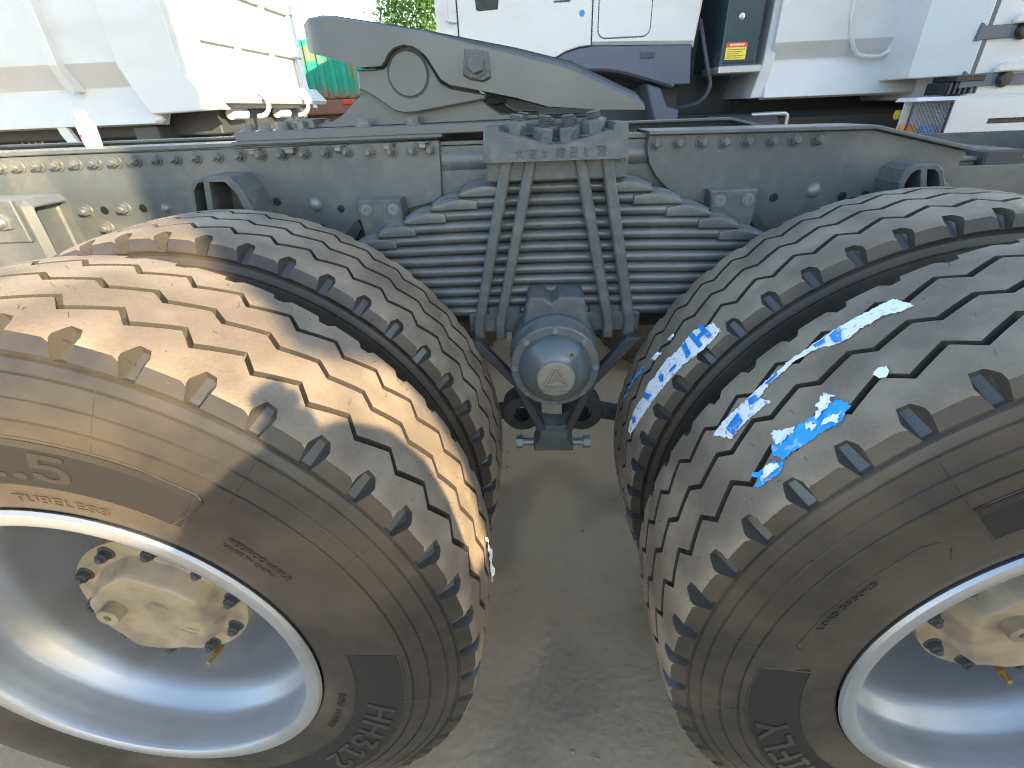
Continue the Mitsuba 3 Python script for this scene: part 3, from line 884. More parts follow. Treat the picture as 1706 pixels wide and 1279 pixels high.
# ---- leaf spring
spring = holder(truck, 'leaf_spring')
YS0, YS1 = 0.640, 0.728
for i in range(12):
    half_l = (0.197 + 0.0615 * i) if i < 6 else (0.545, 0.57, 0.58, 0.585, 0.59, 0.59)[i - 6]
    zt = 1.0845 - 0.0242 * i
    th = 0.0236
    cx = -0.009
    xs = np.linspace(-half_l, half_l, 41)
    camber = lambda x: -0.045 * x * x * (1 if i < 7 else 1.0)
    tip = lambda x: np.clip((np.abs(x) - (half_l - 0.05)) / 0.05, 0, 1)
    top = [(cx + x, zt + camber(x) - 0.010 * tip(x) ** 2.0) for x in xs]
    bot = [(cx + x, zt + camber(x) - th) for x in xs[::-1]]
    ms = [prism(top + bot, YS0 + 0.003 + 0.0006 * (i % 3), YS1, 0.0075)]
    if i < 7:
        for sx in (-1, 1):
            L = (0.085, 0.10, 0.092)[i % 3]
            u = np.linspace(0, 1, 13)          # from the tip inwards
            zz = 0.0085 + 0.0135 * np.sin(np.clip(u * 1.35, 0, 1) * math.pi / 2) - 0.0045 * np.clip((u - 0.62) / 0.38, 0, 1) ** 1.5
            xx = half_l + 0.001 - u * L
            P = [(cx + sx * a, zt + camber(a) - th - 0.0008 + b) for a, b in zip(xx, zz)] + [(cx + sx * a, zt + camber(a) - th - 0.0008) for a in xx[::-1]]
            ms.append(prism(P, YS0, YS1 + .001, 0.0022))
    part(spring, 'leaf', cat(ms), 'chassis_paint', smooth=50)
# block between spring and cap
part(truck, 'spring_spacer', box(-0.143, 0.131, 0.615, 0.735, 1.088, 1.130, 0.004), 'cast_paint')

# ---- saddle cap
def saddle_cap():
    lo = [(-0.131, 0.585), (0.108, 0.585), (0.127, 0.600), (0.127, 0.755), (-0.148, 0.755), (-0.148, 0.602)]
    V = []
    pts = []
    for x, y in lo:
        pts += [(x, y, 1.127), (x * 0.97 if abs(x) > .11 else x * .97, y + 0.006 * (y < .6), 1.186)]
    base = m3.Manifold.hull_points(np.array(pts, np.float32))
    # shallow trough open to the front, low in the middle
    val = prism([(-0.128, 1.22), (-0.113, 1.1785), (-0.068, 1.166), (-0.020, 1.1535), (0.004, 1.1535), (0.052, 1.164), (0.096, 1.1735), (0.110, 1.22)], 0.50, 0.735, 0)
    if val.volume < 0:
        val.invert()
    return fromman(base - toman(val))


cap = part(truck, 'saddle_cap', saddle_cap(), 'cast_paint')
strokes = []


def stroke(x0, z0, x1, z1, w=0.0017, y=0.5852, dp=0.0018):
    d = np.array([x1 - x0, 0, z1 - z0]); L = np.linalg.norm(d); d /= L
    b = box(-w / 2, L + w / 2, -dp, 0.001, -w / 2, w / 2, 0.0004)
    b.vertices = np.array([x0, y, z0]) + b.vertices @ np.array([d, [0, 1, 0], np.cross(d, [0, 1, 0])])
    return b


for cx, glyph in ((-0.083, 'a'), (-0.058, 'b'), (-0.033, 'c'), (-0.008, 'd'), (0.018, 'e'), (0.043, 'f'), (0.066, 'g')):
    G = {'a': [(0, .012, .012, .012), (.006, .016, .006, .008), (0, .005, .012, .005), (.002, .005, 0, 0), (.010, .005, .012, 0)],
         'b': [(0, .016, .013, .016), (.002, .012, .011, .012), (.006, .018, .006, .004), (0, .008, .013, .008), (.001, .004, .006, .001), (.006, .004, .012, 0)],
         'c': [(0, .001, .008, .013), (0, .013, .008, .001)],
         'd': [(0, .017, .006, .017), (.003, .017, .003, .001), (0, .009, .006, .009), (.008, .017, .014, .017), (.014, .017, .014, 0), (.008, .010, .014, .010), (.008, .017, .008, 0), (.008, .004, .014, .004)],
         'e': [(0, .018, .013, .018), (.001, .013, .012, .013), (.001, .009, .012, .009), (0, .004, .013, .004), (0, 0, .013, 0), (.006, .018, .006, 0)],
         'f': [(.001, .016, .005, .012), (0, .008, .005, .010), (.002, .006, .005, 0)],
         'g': [(0, .018, .016, .018), (.016, .018, .016, 0), (.004, .014, .012, .006), (.012, .014, .004, .005), (.002, .001, .012, .003)]}[glyph]
    for a, b, c, d in G:
        strokes.append(stroke(cx + a, 1.1325 + b * .92, cx + c, 1.1325 + d * .92))
part(cap, 'cast_lettering', cat(strokes), 'cast_paint')

# ---- U bolts: slanted flat legs, nuts on top
LEGS = [(-0.1015, -0.1805), (-0.0555, -0.1315), (0.0375, 0.1125), (0.0885, 0.1600)]
for i, ((xt, xb), wtxt) in enumerate(zip(LEGS, ('0Z89Z0Z', '0Z902-G', 'Z620ZTV', '1302HZK'))):
    ub = holder(truck, 'u_bolt')
    w = 0.0115
    part(ub, 'leg', prism([(xt - w, 1.130), (xt + w, 1.130), (xb + w, 0.790), (xb + w, 0.752), (xb - w, 0.752), (xb - w, 0.790)], 0.606, 0.634, 0.0035), 'cast_paint', smooth=30)
    d = np.array([xb - xt, 0, 0.752 - 1.130]); d /= np.linalg.norm(d)
    tx = text(wtxt, 0.0105, 0.0016, True)
    o = np.array([xt, 0.6065, 1.130]) + d * (0.10 if i % 2 else 0.16) + np.array([0.0052, 0, 0])
    up_ = -d if i >= 2 else -d
    part(ub, 'cast_lettering', placed(tx, np.array([xt, 0.6066, 1.13]) + d * (0.245 if i < 2 else 0.22) + np.array([0.0055, 0, 0]), -d, np.cross([0, -1, 0], -d)), 'cast_paint')
    nx = (-0.0830, -0.0285, 0.0215, 0.0695)[i]
    tilt = np.array([(0.16, 0.10, -0.08, -0.14)[i], 0.0, 1.0])
    zb = (1.1700, 1.1575, 1.1570, 1.1685)[i]
    part(ub, 'nut', hexbolt((nx - .004, 0.636, zb - .002), tilt, 0.0215, 0.023, (0.012, 0.021, 0.021, 0.014)[i], True, 0.5 + i * .37), 'cast_paint', smooth=25)
    part(ub, 'nut', hexbolt((nx + 0.006, 0.700, zb), tilt, 0.0205, 0.022, 0.014, True, 0.2 + i), 'cast_paint', smooth=25)
part(truck, 'spring_seat', cat([box(-0.205, 0.185, 0.628, 0.75, 0.760, 0.806, 0.004), box(-0.160, -0.085, 0.632, 0.70, 0.800, 0.820, 0.003), box(0.070, 0.140, 0.632, 0.70, 0.800, 0.820, 0.003)]), 'cast_paint')

# ---- trunnion housing with domed cap
th_ = part(truck, 'trunnion_housing', cat([
    prism([(-0.088, 0.735), (-0.085, 0.775), (-0.067, 0.862), (-0.060, 0.867), (-0.034, 0.866), (-0.026, 0.860), (-0.016, 0.854), (-0.006, 0.860), (0.000, 0.867), (0.048, 0.865), (0.054, 0.860), (0.070, 0.780), (0.072, 0.735)], 0.560, 0.66, 0.004),
    lathe([(0.060, 0.70), (0.098, 0.70), (0.098, 0.545), (0.094, 0.540), (0.05, 0.540)], (-0.011, 0, 0.735), (0, 1, 0), 64)]), 'cast_paint', smooth=35)
part(th_, 'flange', lathe([(0.070, 0.512), (0.070, 0.499), (0.072, 0.4965), (0.0915, 0.496), (0.0945, 0.499), (0.0935, 0.545), (0.06, 0.545)], (-0.011, 0, 0.735), (0, 1, 0), 72), 'chassis_paint', smooth=35)
dome = [(0.0765, 0.500)] + [(0.0765 * math.cos(a), 0.495 - 0.055 * math.sin(a)) for a in np.linspace(0.06, math.pi / 2 - 0.001, 18)]
bsdf('emblem_reflect_tan', pr((0.24, 0.215, 0.175), 0.38, specular=0.5))  # tan puts a warm reflection into the colour of the disc
bsdf('cap_paint', pr((0.090, 0.106, 0.108), 0.24, specular=0.7, clearcoat=0.6, clearcoat_gloss=0.9))
part(th_, 'hub_cap', lathe(dome + [(0, 0.440)], (-0.011, 0, 0.735), (0, 1, 0), 72), 'cap_paint', smooth=True)
for i in range(8):
    a = math.radians(i * 45)
    part(th_, 'bolt', hexbolt((-0.011 + 0.0850 * math.sin(a), 0.4965, 0.735 + 0.0850 * math.cos(a)), (0, -1, 0), 0.0055, 0.005, 0, True, a), 'bolt_steel', smooth=25)
part(th_, 'bolt', hexbolt((-0.040, 0.560, 0.815), (0, -1, 0), 0.008, 0.008, 0, True, .2), 'bolt_steel', smooth=25)
part(th_, 'grease_plug', lathe([(0, -0.002), (0.003, -0.002), (0.0035, 0.006)], (0.022, 0.4572, 0.784), (0, 1, -0.4), 14), 'black_trim', smooth=30)
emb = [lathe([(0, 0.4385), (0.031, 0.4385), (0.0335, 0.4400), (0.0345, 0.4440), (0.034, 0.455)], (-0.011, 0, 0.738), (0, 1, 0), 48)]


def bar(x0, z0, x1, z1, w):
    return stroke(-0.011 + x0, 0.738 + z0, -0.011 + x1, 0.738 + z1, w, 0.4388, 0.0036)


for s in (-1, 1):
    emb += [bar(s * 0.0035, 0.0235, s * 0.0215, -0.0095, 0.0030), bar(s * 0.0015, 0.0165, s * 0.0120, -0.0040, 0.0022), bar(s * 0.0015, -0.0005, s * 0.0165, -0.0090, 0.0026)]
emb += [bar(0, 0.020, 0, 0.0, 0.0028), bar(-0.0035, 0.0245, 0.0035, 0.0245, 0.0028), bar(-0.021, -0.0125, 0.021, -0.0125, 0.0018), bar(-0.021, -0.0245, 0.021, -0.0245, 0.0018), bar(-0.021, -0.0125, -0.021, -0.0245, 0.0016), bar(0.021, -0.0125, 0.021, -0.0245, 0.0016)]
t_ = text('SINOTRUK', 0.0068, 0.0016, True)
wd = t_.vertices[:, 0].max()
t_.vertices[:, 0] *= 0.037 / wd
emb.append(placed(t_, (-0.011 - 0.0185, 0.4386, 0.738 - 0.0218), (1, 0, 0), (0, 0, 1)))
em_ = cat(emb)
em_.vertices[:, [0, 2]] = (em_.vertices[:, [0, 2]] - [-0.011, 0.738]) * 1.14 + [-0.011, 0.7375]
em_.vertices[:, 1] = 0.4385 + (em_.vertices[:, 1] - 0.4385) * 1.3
part(th_, 'emblem', em_, 'emblem_reflect_tan', smooth=25, label='round raised emblem with a triangle over a name bar')

# ---- lower V bracket and torque rod pin
vb = part(truck, 'torque_rod_bracket',
    prism([(-0.050, 0.535), (-0.028, 0.527), (0.0, 0.524), (0.016, 0.527), (0.036, 0.535), (0.026, 0.490), (0.040, 0.466), (0.040, 0.448), (-0.060, 0.448), (-0.060, 0.466), (-0.046, 0.490)], 0.578, 0.64, 0.004), 'cast_paint', smooth=30)
part(vb, 'arm', prism([(-0.205, 0.760), (-0.178, 0.760), (-0.090, 0.655), (-0.0285, 0.520), (-0.0465, 0.505), (-0.106, 0.645)], 0.575, 0.60, 0.003), 'dark_steel', smooth=30)
part(vb, 'arm', prism([(0.185, 0.765), (0.150, 0.765), (0.070, 0.660), (0.018, 0.520), (0.034, 0.505), (0.088, 0.645)], 0.575, 0.60, 0.003), 'dark_steel', smooth=30)
part(vb, 'pin', cat([cyl((-0.092, 0.605, 0.459), (0.075, 0.605, 0.459), 0.0105, 18), cyl((-0.105, 0.605, 0.459), (-0.088, 0.605, 0.459), 0.017, 6), cyl((0.068, 0.605, 0.459), (0.086, 0.605, 0.459), 0.017, 6)]), 'bolt_steel', smooth=30)
for sx in (-1, 1):
    part(vb, 'torque_rod', cat([lathe([(0.024, -0.035), (0.052, -0.035), (0.055, -0.03), (0.055, 0.03), (0.052, 0.035), (0.024, 0.035)], (-0.010 + sx * 0.083, 0.74, 0.478), (0, 1, 0), 36, closed=True),
                                cyl((-0.010 + sx * 0.10, 0.74, 0.478), (sx * 0.62, 0.74, 0.36), 0.024, 18)]), 'dark_steel', smooth=40)
part(truck, 'trunnion_shaft', cyl((-0.011, 0.66, 0.735), (-0.011, 1.74, 0.735), 0.07, 28), 'dark_steel', smooth=40)

# ---- fifth wheel
fw = holder(truck, 'fifth_wheel')
ol = [(-0.524, 1.345), (-0.524, 1.368), (-0.514, 1.378), (-0.495, 1.385), (-0.465, 1.3885), (-0.44, 1.3865), (-0.267, 1.357), (-0.084, 1.320), (0.028, 1.2925), (0.16, 1.235), (0.180, 1.217), (0.181, 1.203), (0.09, 1.206), (-0.02, 1.2155), (-0.087, 1.234), (-0.148, 1.247),
      (-0.222, 1.262), (-0.240, 1.272), (-0.264, 1.310), (-0.275, 1.322), (-0.290, 1.330), (-0.310, 1.334), (-0.328, 1.330), (-0.343, 1.320), (-0.352, 1.308), (-0.361, 1.300), (-0.406, 1.299), (-0.441, 1.311), (-0.477, 1.321), (-0.511, 1.330)]
pl = prism(ol, 0.755, 1.645, 0.008, front=lambda p: p + ([0, -(0.004 + 0.011 * min(1, max(0, (p[0] + 0.30) / 0.25)))] if p[1] > 1.336 or (p[0] > -0.27 and p[1] > 1.3265 - 0.16 * max(p[0] + .264, 0) and p[0] < -.2) or (p[0] > -0.2 and p[1] > 1.213 and p[1] > 1.262 - 0.45 * (p[0] + 0.148) * (p[0] > 0)) else [0, 0]))
if pl.volume < 0:
    pl.invert()
plan = sg.box(-0.524, 0.755, 0.30, 1.645).buffer(-0.062).buffer(0.062, quad_segs=10)
pm = trimesh.creation.extrude_polygon(plan, 1.0, engine='earcut'); pm.apply_translation([0, 0, 0.8])
dl = prism([(x, z) for x, z in [(-0.48, 1.29), (-0.47, 1.365), (-0.44, 1.367), (-0.267, 1.338), (-0.084, 1.300), (0.02, 1.272), (0.10, 1.235), (0.10, 1.0), (-0.48, 1.0)]], 0.80, 1.60, 0)
if dl.volume < 0:
    dl.invert()
throat = prism([(-0.05, 1.15), (0.30, 1.0), (0.30, 1.6), (-0.25, 1.6), (-0.25, 1.15)], 1.15, 1.25, 0)
if throat.volume < 0:
    throat.invert()
part(fw, 'coupling_plate', fromman((toman(pl) ^ toman(pm)) - toman(dl) - toman(throat)), 'plate_paint', smooth=30)
for yy in (0.775, 1.55):
    part(fw, 'pivot_ear', prism([(-0.418, 1.2965), (-0.362, 1.2965), (-0.350, 1.3050), (-0.340, 1.317), (-0.326, 1.3265), (-0.310, 1.3295), (-0.292, 1.326), (-0.278, 1.318), (-0.267, 1.306), (-0.244, 1.267), (-0.225, 1.2575), (-0.150, 1.243), (-0.153, 1.2335),
                             (-0.300, 1.2150), (-0.330, 1.2140), (-0.352, 1.220), (-0.400, 1.253), (-0.421, 1.262)], yy, yy + 0.07, 0.003), 'plate_paint')
    part(fw, 'pedestal', prism([(-0.412, 1.262), (-0.440, 1.243), (-0.476, 1.216), (-0.500, 1.205), (-0.545, 1.200), (-0.60, 1.1935), (-0.04, 1.1925), (-0.04, 1.203), (-0.122, 1.2065), (-0.150, 1.224), (-0.162, 1.236), (-0.30, 1.236)], yy + 0.025, yy + 0.085, 0.003), 'plate_paint')
part(fw, 'pivot_pin', lathe([(0, -0.004), (0.039, -0.004), (0.041, -0.002), (0.0415, 0.004)], (-0.3105, 0.775, 1.285), (0, 1, 0), 40), 'plate_paint', smooth=30)
part(fw, 'pin_groove', lathe([(0.0412, -0.0008), (0.0445, -0.0008), (0.0445, 0.002), (0.0412, .002)], (-0.3105, 0.775, 1.285), (0, 1, 0), 40, closed=True), 'dark_steel')
bp = part(fw, 'base_plate', box(-0.700, 0.10, 0.738, 1.66, 1.1735, 1.1925, 0.002), 'plate_paint')
part(fw, 'base_angle', cat([box(-0.706, -0.245, 0.728, 0.80, 1.1675, 1.1745, 0.0015)]), 'plate_paint')
pad = part(fw, 'bolt_pad', trimesh.convex.convex_hull(np.array([(-0.195, 0.757, 1.276), (-0.188, 0.757, 1.322), (-0.138, 0.757, 1.316), (-0.134, 0.757, 1.270), (-0.150, 0.757, 1.262), (-0.182, 0.757, 1.268),
          (-0.189, 0.747, 1.279), (-0.183, 0.747, 1.317), (-0.143, 0.747, 1.312), (-0.140, 0.747, 1.273), (-0.153, 0.747, 1.267), (-0.178, 0.747, 1.272)])), 'cast_paint')
part(fw, 'bolt', hexbolt((-0.165, 0.747, 1.295), (0, -1, 0), 0.0185, 0.012, 0.0, True, .3), 'cast_paint', smooth=25)
for x, y, s in ((-0.680, .765, 1), (-0.640, .765, 1), (-0.600, 0.765, 1), (-0.56, 0.765, 1), (-0.420, 0.760, 1.1), (-0.309, 0.760, 1.1), (-0.645, .85, 1), (-0.575, .85, 1), (-0.530, .85, 1)):
    part(fw, 'bolt', hexbolt((x, y, 1.1925), (0, 0, 1), 0.0115 * s, 0.013, 0.0, True, rng.random()), 'chassis_paint', smooth=25)
part(fw, 'clamp_block', box(-0.600, -0.535, 0.775, 0.86, 1.1925, 1.212, 0.002), 'chassis_paint')
for x in (-0.665, -0.585, -0.475, -0.365, -0.290):
    part(fw, 'nut', hexbolt((x, 0.737, 1.1600), (0, 0, -1), 0.0115, 0.010, 0.004, True, rng.random()), 'bolt_steel', smooth=25)

# ------------------------------------------------------------------ small drink bottle standing on the frame
bt = thing('plastic_bottle', 'small white plastic drink bottle with red print standing on the frame rail', 'bottle')
part(bt, 'body', lathe([(0, 0), (0.0145, 0), (0.0165, 0.002), (0.0172, 0.012), (0.0185, 0.030), (0.0185, 0.044), (0.0150, 0.053), (0.0105, 0.061), (0.0098, 0.066), (0, 0.066)], (-1.056, 0.775, 1.1722), (0, 0, 1), 32), 'bottle_white', smooth=40)
part(bt, 'cap', lathe([(0.0095, 0.064), (0.0112, 0.065), (0.0112, 0.074), (0.0100, 0.0755), (0, 0.0755)], (-1.056, 0.775, 1.1722), (0, 0, 1), 28), 'bottle_white', smooth=40)
ang = np.linspace(math.radians(200), math.radians(262), 14)
lv = np.array([(-1.056 + 0.01835 * math.cos(a), 0.775 + 0.01835 * math.sin(a), 1.1722 + z) for a in ang for z in (0.020 + 0.004 * math.sin(a * 9), 0.033 + 0.003 * math.cos(a * 7))])
part(bt, 'print', tm(lv, [f for i in range(13) for f in ((2 * i, 2 * i + 2, 2 * i + 1), (2 * i + 1, 2 * i + 2, 2 * i + 3))]), 'label_red')


# ------------------------------------------------------------------ trucks behind
def plain_wheel(parent, cx, cy, r=0.53, w=0.29):
    wk = holder(parent, 'wheel')
    part(wk, 'tyre', lathe([(r * .56, -w / 2 + .02), (r * .75, -w / 2), (r * .93, -w / 2 + .012), (r, -w / 2 + .045), (r, w / 2 - .045), (r * .93, w / 2 - .012), (r * .75, w / 2), (r * .56, w / 2 - .02)], (cx, cy, r - 0.01), (0, 1, 0), 48, closed=True), 'black_rubber', smooth=35)
    part(wk, 'rim', lathe([(r * .56, -w / 2 + .015), (r * .52, -w / 2 + .02), (r * .47, 0), (r * .3, .03), (r * .28, -.08), (0, -.08)], (cx, cy, r - 0.01), (0, 1, 0), 40), 'rim_silver', smooth=35)


dump = thing('dump_truck', 'white dump truck at the left seen from its tailgate corner with a ribbed tipping body', 'truck')
body = holder(dump, 'tipping_body')
side = [(3.60, 2.75), (3.60, 1.612), (3.705, 1.462), (3.705, 1.445), (3.628, 1.218), (3.72, 1.205), (3.80, 1.30), (3.80, 1.62), (3.66, 1.62), (3.66, 2.75)]
part(body, 'side_panel', prism(side, -7.5, -2.90, 0.004, 'yz'), 'white_paint')
part(body, 'side_panel', prism([(9.3 - a, b) for a, b in side], -7.5, -2.62, 0.004, 'yz'), 'white_paint')
part(body, 'floor', box(-7.5, -2.6, 3.8, 5.5, 1.30, 1.42, 0.005), 'white_paint')
part(body, 'front_wall', box(-7.5, -7.4, 3.62, 5.68, 1.3, 2.75, 0.005), 'white_paint')
for x in (-3.49, -4.25, -5.01, -5.77, -6.53):
    part(body, 'rib', prism([(3.535, 2.75), (3.535, 1.60), (3.60, 1.44), (3.72, 1.44), (3.612, 1.60), (3.612, 2.75)], x - 0.028, x + 0.040, 0.006, 'yz'), 'white_paint')
part(body, 'rear_post', prism([(-3.03, 2.75), (-3.03, 1.58), (-2.96, 1.39), (-2.90, 1.275), (-2.36, 1.288), (-2.45, 1.40), (-2.571, 1.512), (-2.574, 2.75)], 3.56, 3.70, 0.008), 'white_paint')
part(body, 'rear_post', prism([(-2.95, 2.75), (-2.95, 1.30), (-2.50, 1.30), (-2.56, 1.512), (-2.574, 2.75)], 5.60, 5.72, 0.008), 'white_paint')
part(body, 'side_lip', box(-2.93, -2.86, 3.59, 3.66, 1.215, 1.30, 0.02), 'white_paint')
tg = part(dump, 'tailgate', box(-2.60, -2.55, 3.70, 5.60, 1.46, 2.75, 0.006), 'white_paint')
for z in (1.74, 2.10, 2.46):
    part(tg, 'rib', box(-2.55, -2.50, 3.72, 5.58, z, z + 0.10, 0.012), 'white_paint')
for y in (3.78, 4.35, 4.95, 5.50):
    part(tg, 'rib', box(-2.551, -2.515, y - 0.04, y + 0.04, 1.462, 2.74, 0.01), 'white_paint')
part(dump, 'rear_beam', prism([(-2.60, 1.330), (-2.36, 1.330), (-2.34, 1.36), (-2.44, 1.47), (-2.60, 1.47)], 3.705, 5.62, 0.006), 'white_paint')
for y in (4.15, 4.95):
    part(dump, 'latch_hook', tube(spline([(-2.36, y, 1.42), (-2.30, y, 1.38), (-2.285, y, 1.31), (-2.33, y, 1.25), (-2.40, y, 1.235)], 5), 0.019, 8), 'white_paint', smooth=40)
    part(dump, 'hinge_lug', cyl((-2.52, y - .20, 1.26), (-2.52, y + 0.02, 1.26), 0.042, 20), 'white_paint', smooth=40)
part(dump, 'chassis', cat([box(-8.5, -2.5, 4.1, 4.2, 0.80, 1.15, 0.01), box(-8.5, -2.5, 5.1, 5.2, 0.80, 1.15, 0.01), box(-8.0, -2.6, 3.9, 5.4, 1.12, 1.30, 0.01), box(-3.2, -3.0, 3.7, 5.6, 0.7, 1.2, 0.01)]), 'dark_steel')
part(dump, 'body_prop', prism([(-3.76, 1.24), (-3.69, 1.24), (-3.62, 1.06), (-3.50, 0.95), (-3.54, 0.93), (-3.70, 1.06), (-3.75, 1.165)], 3.64, 3.68, 0.004), 'white_paint')
for y in (4.02,):
    for i in range(4):
        part(dump, 'spring_bolt', cyl((-4.36 + 0.055 * i, y - .1, 1.16), (-4.42 + 0.085 * i, y - .1, 0.86), 0.010, 10), 'bolt_steel', smooth=40)
for cx in (-3.75, -5.10, -8.0):
    plain_wheel(dump, cx, 3.85)
    plain_wheel(dump, cx, 5.45)

wt = thing('dump_truck', 'white dump truck with dark wheel arch and yellow warning label behind its cab', 'truck')
cab = part(wt, 'cab', prism([(-0.735, 1.31), (-0.735, 2.95), (1.04, 2.95), (1.078, 1.80), (1.052, 1.535), (1.036, 1.555), (0.346, 1.577), (0.262, 1.569), (0.16, 1.545), (0.085, 1.51), (0.0, 1.44), (-0.06, 1.34), (-0.075, 1.31)], 3.70, 5.95, 0.02), 'white_paint')
dr_ = part(wt, 'door', prism([(-0.575, 1.33), (-0.575, 2.72), (0.337, 2.72), (0.337, 1.577), (0.262, 1.571), (0.16, 1.547), (0.085, 1.512), (-0.01, 1.445), (-0.07, 1.34), (-0.075, 1.33)], 3.690, 3.712, 0.004), 'white_paint')
part(dr_, 'handle', prism([(-0.452, 1.865), (-0.447, 1.806), (-0.43, 1.798), (-0.30, 1.803), (-0.290, 1.865)], 3.684, 3.692, 0.002), 'black_trim')
part(dr_, 'door_gap', cat([box(0.3395, 0.3475, 3.6945, 3.702, 1.578, 2.72, 0), box(-0.5855, -0.5775, 3.6945, 3.702, 1.34, 2.72, 0)]), 'black_trim')
part(dr_, 'badge', lathe([(0, -0.004), (0.016, -0.004), (0.019, 0.0), (0.019, 0.004)], (0.272, 3.690, 1.757), (0, 1, 0), 24), 'blue_dot', smooth=30)
part(dr_, 'badge', box(0.08, 0.19, 3.685, 3.691, 1.822, 1.832, 0.001), 'dark_plastic')
rr = sg.box(0.388, 1.613, 0.738, 2.30).buffer(-0.05).buffer(0.05)
oc = np.array(rr.exterior.coords)[:-1]
part(wt, 'sleeper_panel', prism(oc, 3.694, 3.712, 0.003), 'white_paint')
part(wt, 'panel_seam', prism(np.array(rr.buffer(0.006).exterior.coords)[:-1], 3.6975, 3.705, 0.0), 'dark_plastic')
part(wt, 'grab_handle', tube(spline([(-0.665, 3.695, 2.2), (-0.668, 3.672, 2.15), (-0.655, 3.668, 1.80), (-0.648, 3.672, 1.755), (-0.600, 3.68, 1.745), (-0.594, 3.70, 1.745)], 5), 0.009, 8), 'white_paint', smooth=40)
part(wt, 'cab_lower_panel', prism([(-0.05, 1.34), (0.0, 1.435), (0.085, 1.505), (0.16, 1.540), (0.262, 1.564), (0.346, 1.572), (1.036, 1.550), (1.060, 1.318), (0.90, 1.32), (0.74, 1.40), (0.5, 1.44), (0.25, 1.44), (0.10, 1.36)], 3.706, 4.3, 0.006), 'fender_plastic')
part(wt, 'lower_vent', box(0.69, 0.79, 3.698, 3.707, 1.485, 1.52, 0.003), 'dark_plastic')
fo = spline([(-0.03, 1.30), (0.06, 1.43), (0.19, 1.495), (0.342, 1.503), (0.55, 1.478), (0.75, 1.410), (0.90, 1.335), (0.935, 1.318)], 5)
fi = spline([(0.925, 1.300), (0.86, 1.315), (0.72, 1.355), (0.52, 1.405), (0.34, 1.420), (0.20, 1.405), (0.09, 1.35), (0.04, 1.25)], 5)
part(wt, 'wheel_arch', prism(np.vstack([fo, fi]), 3.62, 4.05, 0.015), 'fender_plastic', smooth=30)
part(wt, 'mudguard', prism([(0.74, 1.33), (0.84, 1.30), (0.90, 1.18), (0.985, 1.16), (0.99, 0.8), (0.88, 0.8), (0.84, 1.05), (0.78, 1.20)], 3.64, 4.0, 0.01), 'fender_plastic')
plain_wheel(wt, 0.45, 3.82, 0.53)
plain_wheel(wt, 3.6, 3.85); plain_wheel(wt, 4.9, 3.85)
part(wt, 'chassis', cat([box(-0.73, 1.06, 3.98, 4.9, 0.50, 1.33, 0.02), box(-0.05, 0.98, 4.06, 4.5, 0.6, 1.52, 0.02), box(1.06, 6.1, 4.32, 5.1, 0.55, 1.26, 0.02), box(-0.6, 6.2, 4.15, 4.28, 0.75, 1.12, 0.01), box(-0.6, 6.2, 5.2, 5.3, 0.75, 1.12, 0.01), box(1.05, 1.60, 4.3, 5.5, 0.9, 2.7, 0.02), box(0.98, 3.3, 4.0, 5.4, 0.72, 1.10, 0.03)]), 'dark_steel')
cb = part(wt, 'equipment_cabinet', box(1.236, 1.478, 3.66, 4.3, 1.40, 2.2, 0.012), 'cabinet_teal')
part(cb, 'door_panel', box(1.250, 1.464, 3.652, 3.662, 1.43, 2.15, 0.006), 'cabinet_teal')
part(cb, 'lock', lathe([(0, -0.012), (0.008, -0.012), (0.010, -0.008), (0.018, -0.006), (0.021, 0.0)], (1.331, 3.652, 1.689), (0, 1, 0), 20), 'bright_steel', smooth=30)
lab = part(cb, 'warning_label', box(1.258, 1.396, 3.6465, 3.651, 1.449, 1.546, 0), 'label_yellow')
part(cb, 'label_header', box(1.258, 1.396, 3.644, 3.6485, 1.520, 1.546, 0), 'label_red')
tw = text('WARNING', 0.012, 0.0015, True); tw.vertices[:, 0] *= 0.1 / tw.vertices[:, 0].max()
part(cb, 'label_text', placed(tw, (1.277, 3.6435, 1.527), (1, 0, 0), (0, 0, 1)), 'paper_white')
part(cb, 'label_text', cat([box(1.268, 1.385 - 0.02 * (i % 3), 3.645, 3.6475, 1.505 - 0.012 * i, 1.509 - 0.012 * i, 0) for i in range(5)]), 'label_ink')
part(wt, 'step', box(1.215, 1.500, 3.60, 4.0, 1.368, 1.412, 0.006), 'bright_steel')
part(wt, 'air_hose', tube(spline([(1.10, 3.8, 1.7), (1.16, 3.72, 1.45), (1.20, 3.70, 1.30), (1.14, 3.72, 1.20), (1.0, 3.8, 1.17)], 6), 0.014, 8), 'dark_plastic', smooth=40)
part(wt, 'steel_pipe', tube(spline([(1.55, 3.75, 1.105), (1.72, 3.72, 1.108), (1.79, 3.72, 1.10), (1.80, 3.72, 1.03), (1.80, 3.72, 0.9)], 6), 0.016, 10), 'bright_steel', smooth=40)
part(wt, 'air_tank', cyl((1.2, 3.78, 0.98), (1.75, 3.78, 0.98), 0.13, 28, 0.03), 'dark_steel', smooth=40)
part(wt, 'yellow_valve', cat([cyl((2.56, 3.7, 1.07), (2.70, 3.7, 1.07), 0.03, 14), cyl((2.66, 3.7, 1.07), (2.66, 3.7, 1.01), 0.028, 14)]), 'label_yellow', smooth=40)
tb = holder(wt, 'tipping_body')
side2 = [(3.66, 2.75), (3.66, 1.535), (3.735, 1.440), (3.735, 1.425), (3.672, 1.213), (3.76, 1.20), (3.84, 1.30), (3.84, 1.54), (3.72, 1.54), (3.72, 2.75)]
part(tb, 'side_panel', prism(side2, 1.585, 6.2, 0.004, 'yz'), 'white_paint')
part(tb, 'front_wall', prism([(1.50, 1.213), (1.60, 1.213), (1.62, 1.44), (1.60, 2.75), (1.56, 2.75), (1.545, 1.44)], 3.70, 5.9, 0.006), 'white_paint')
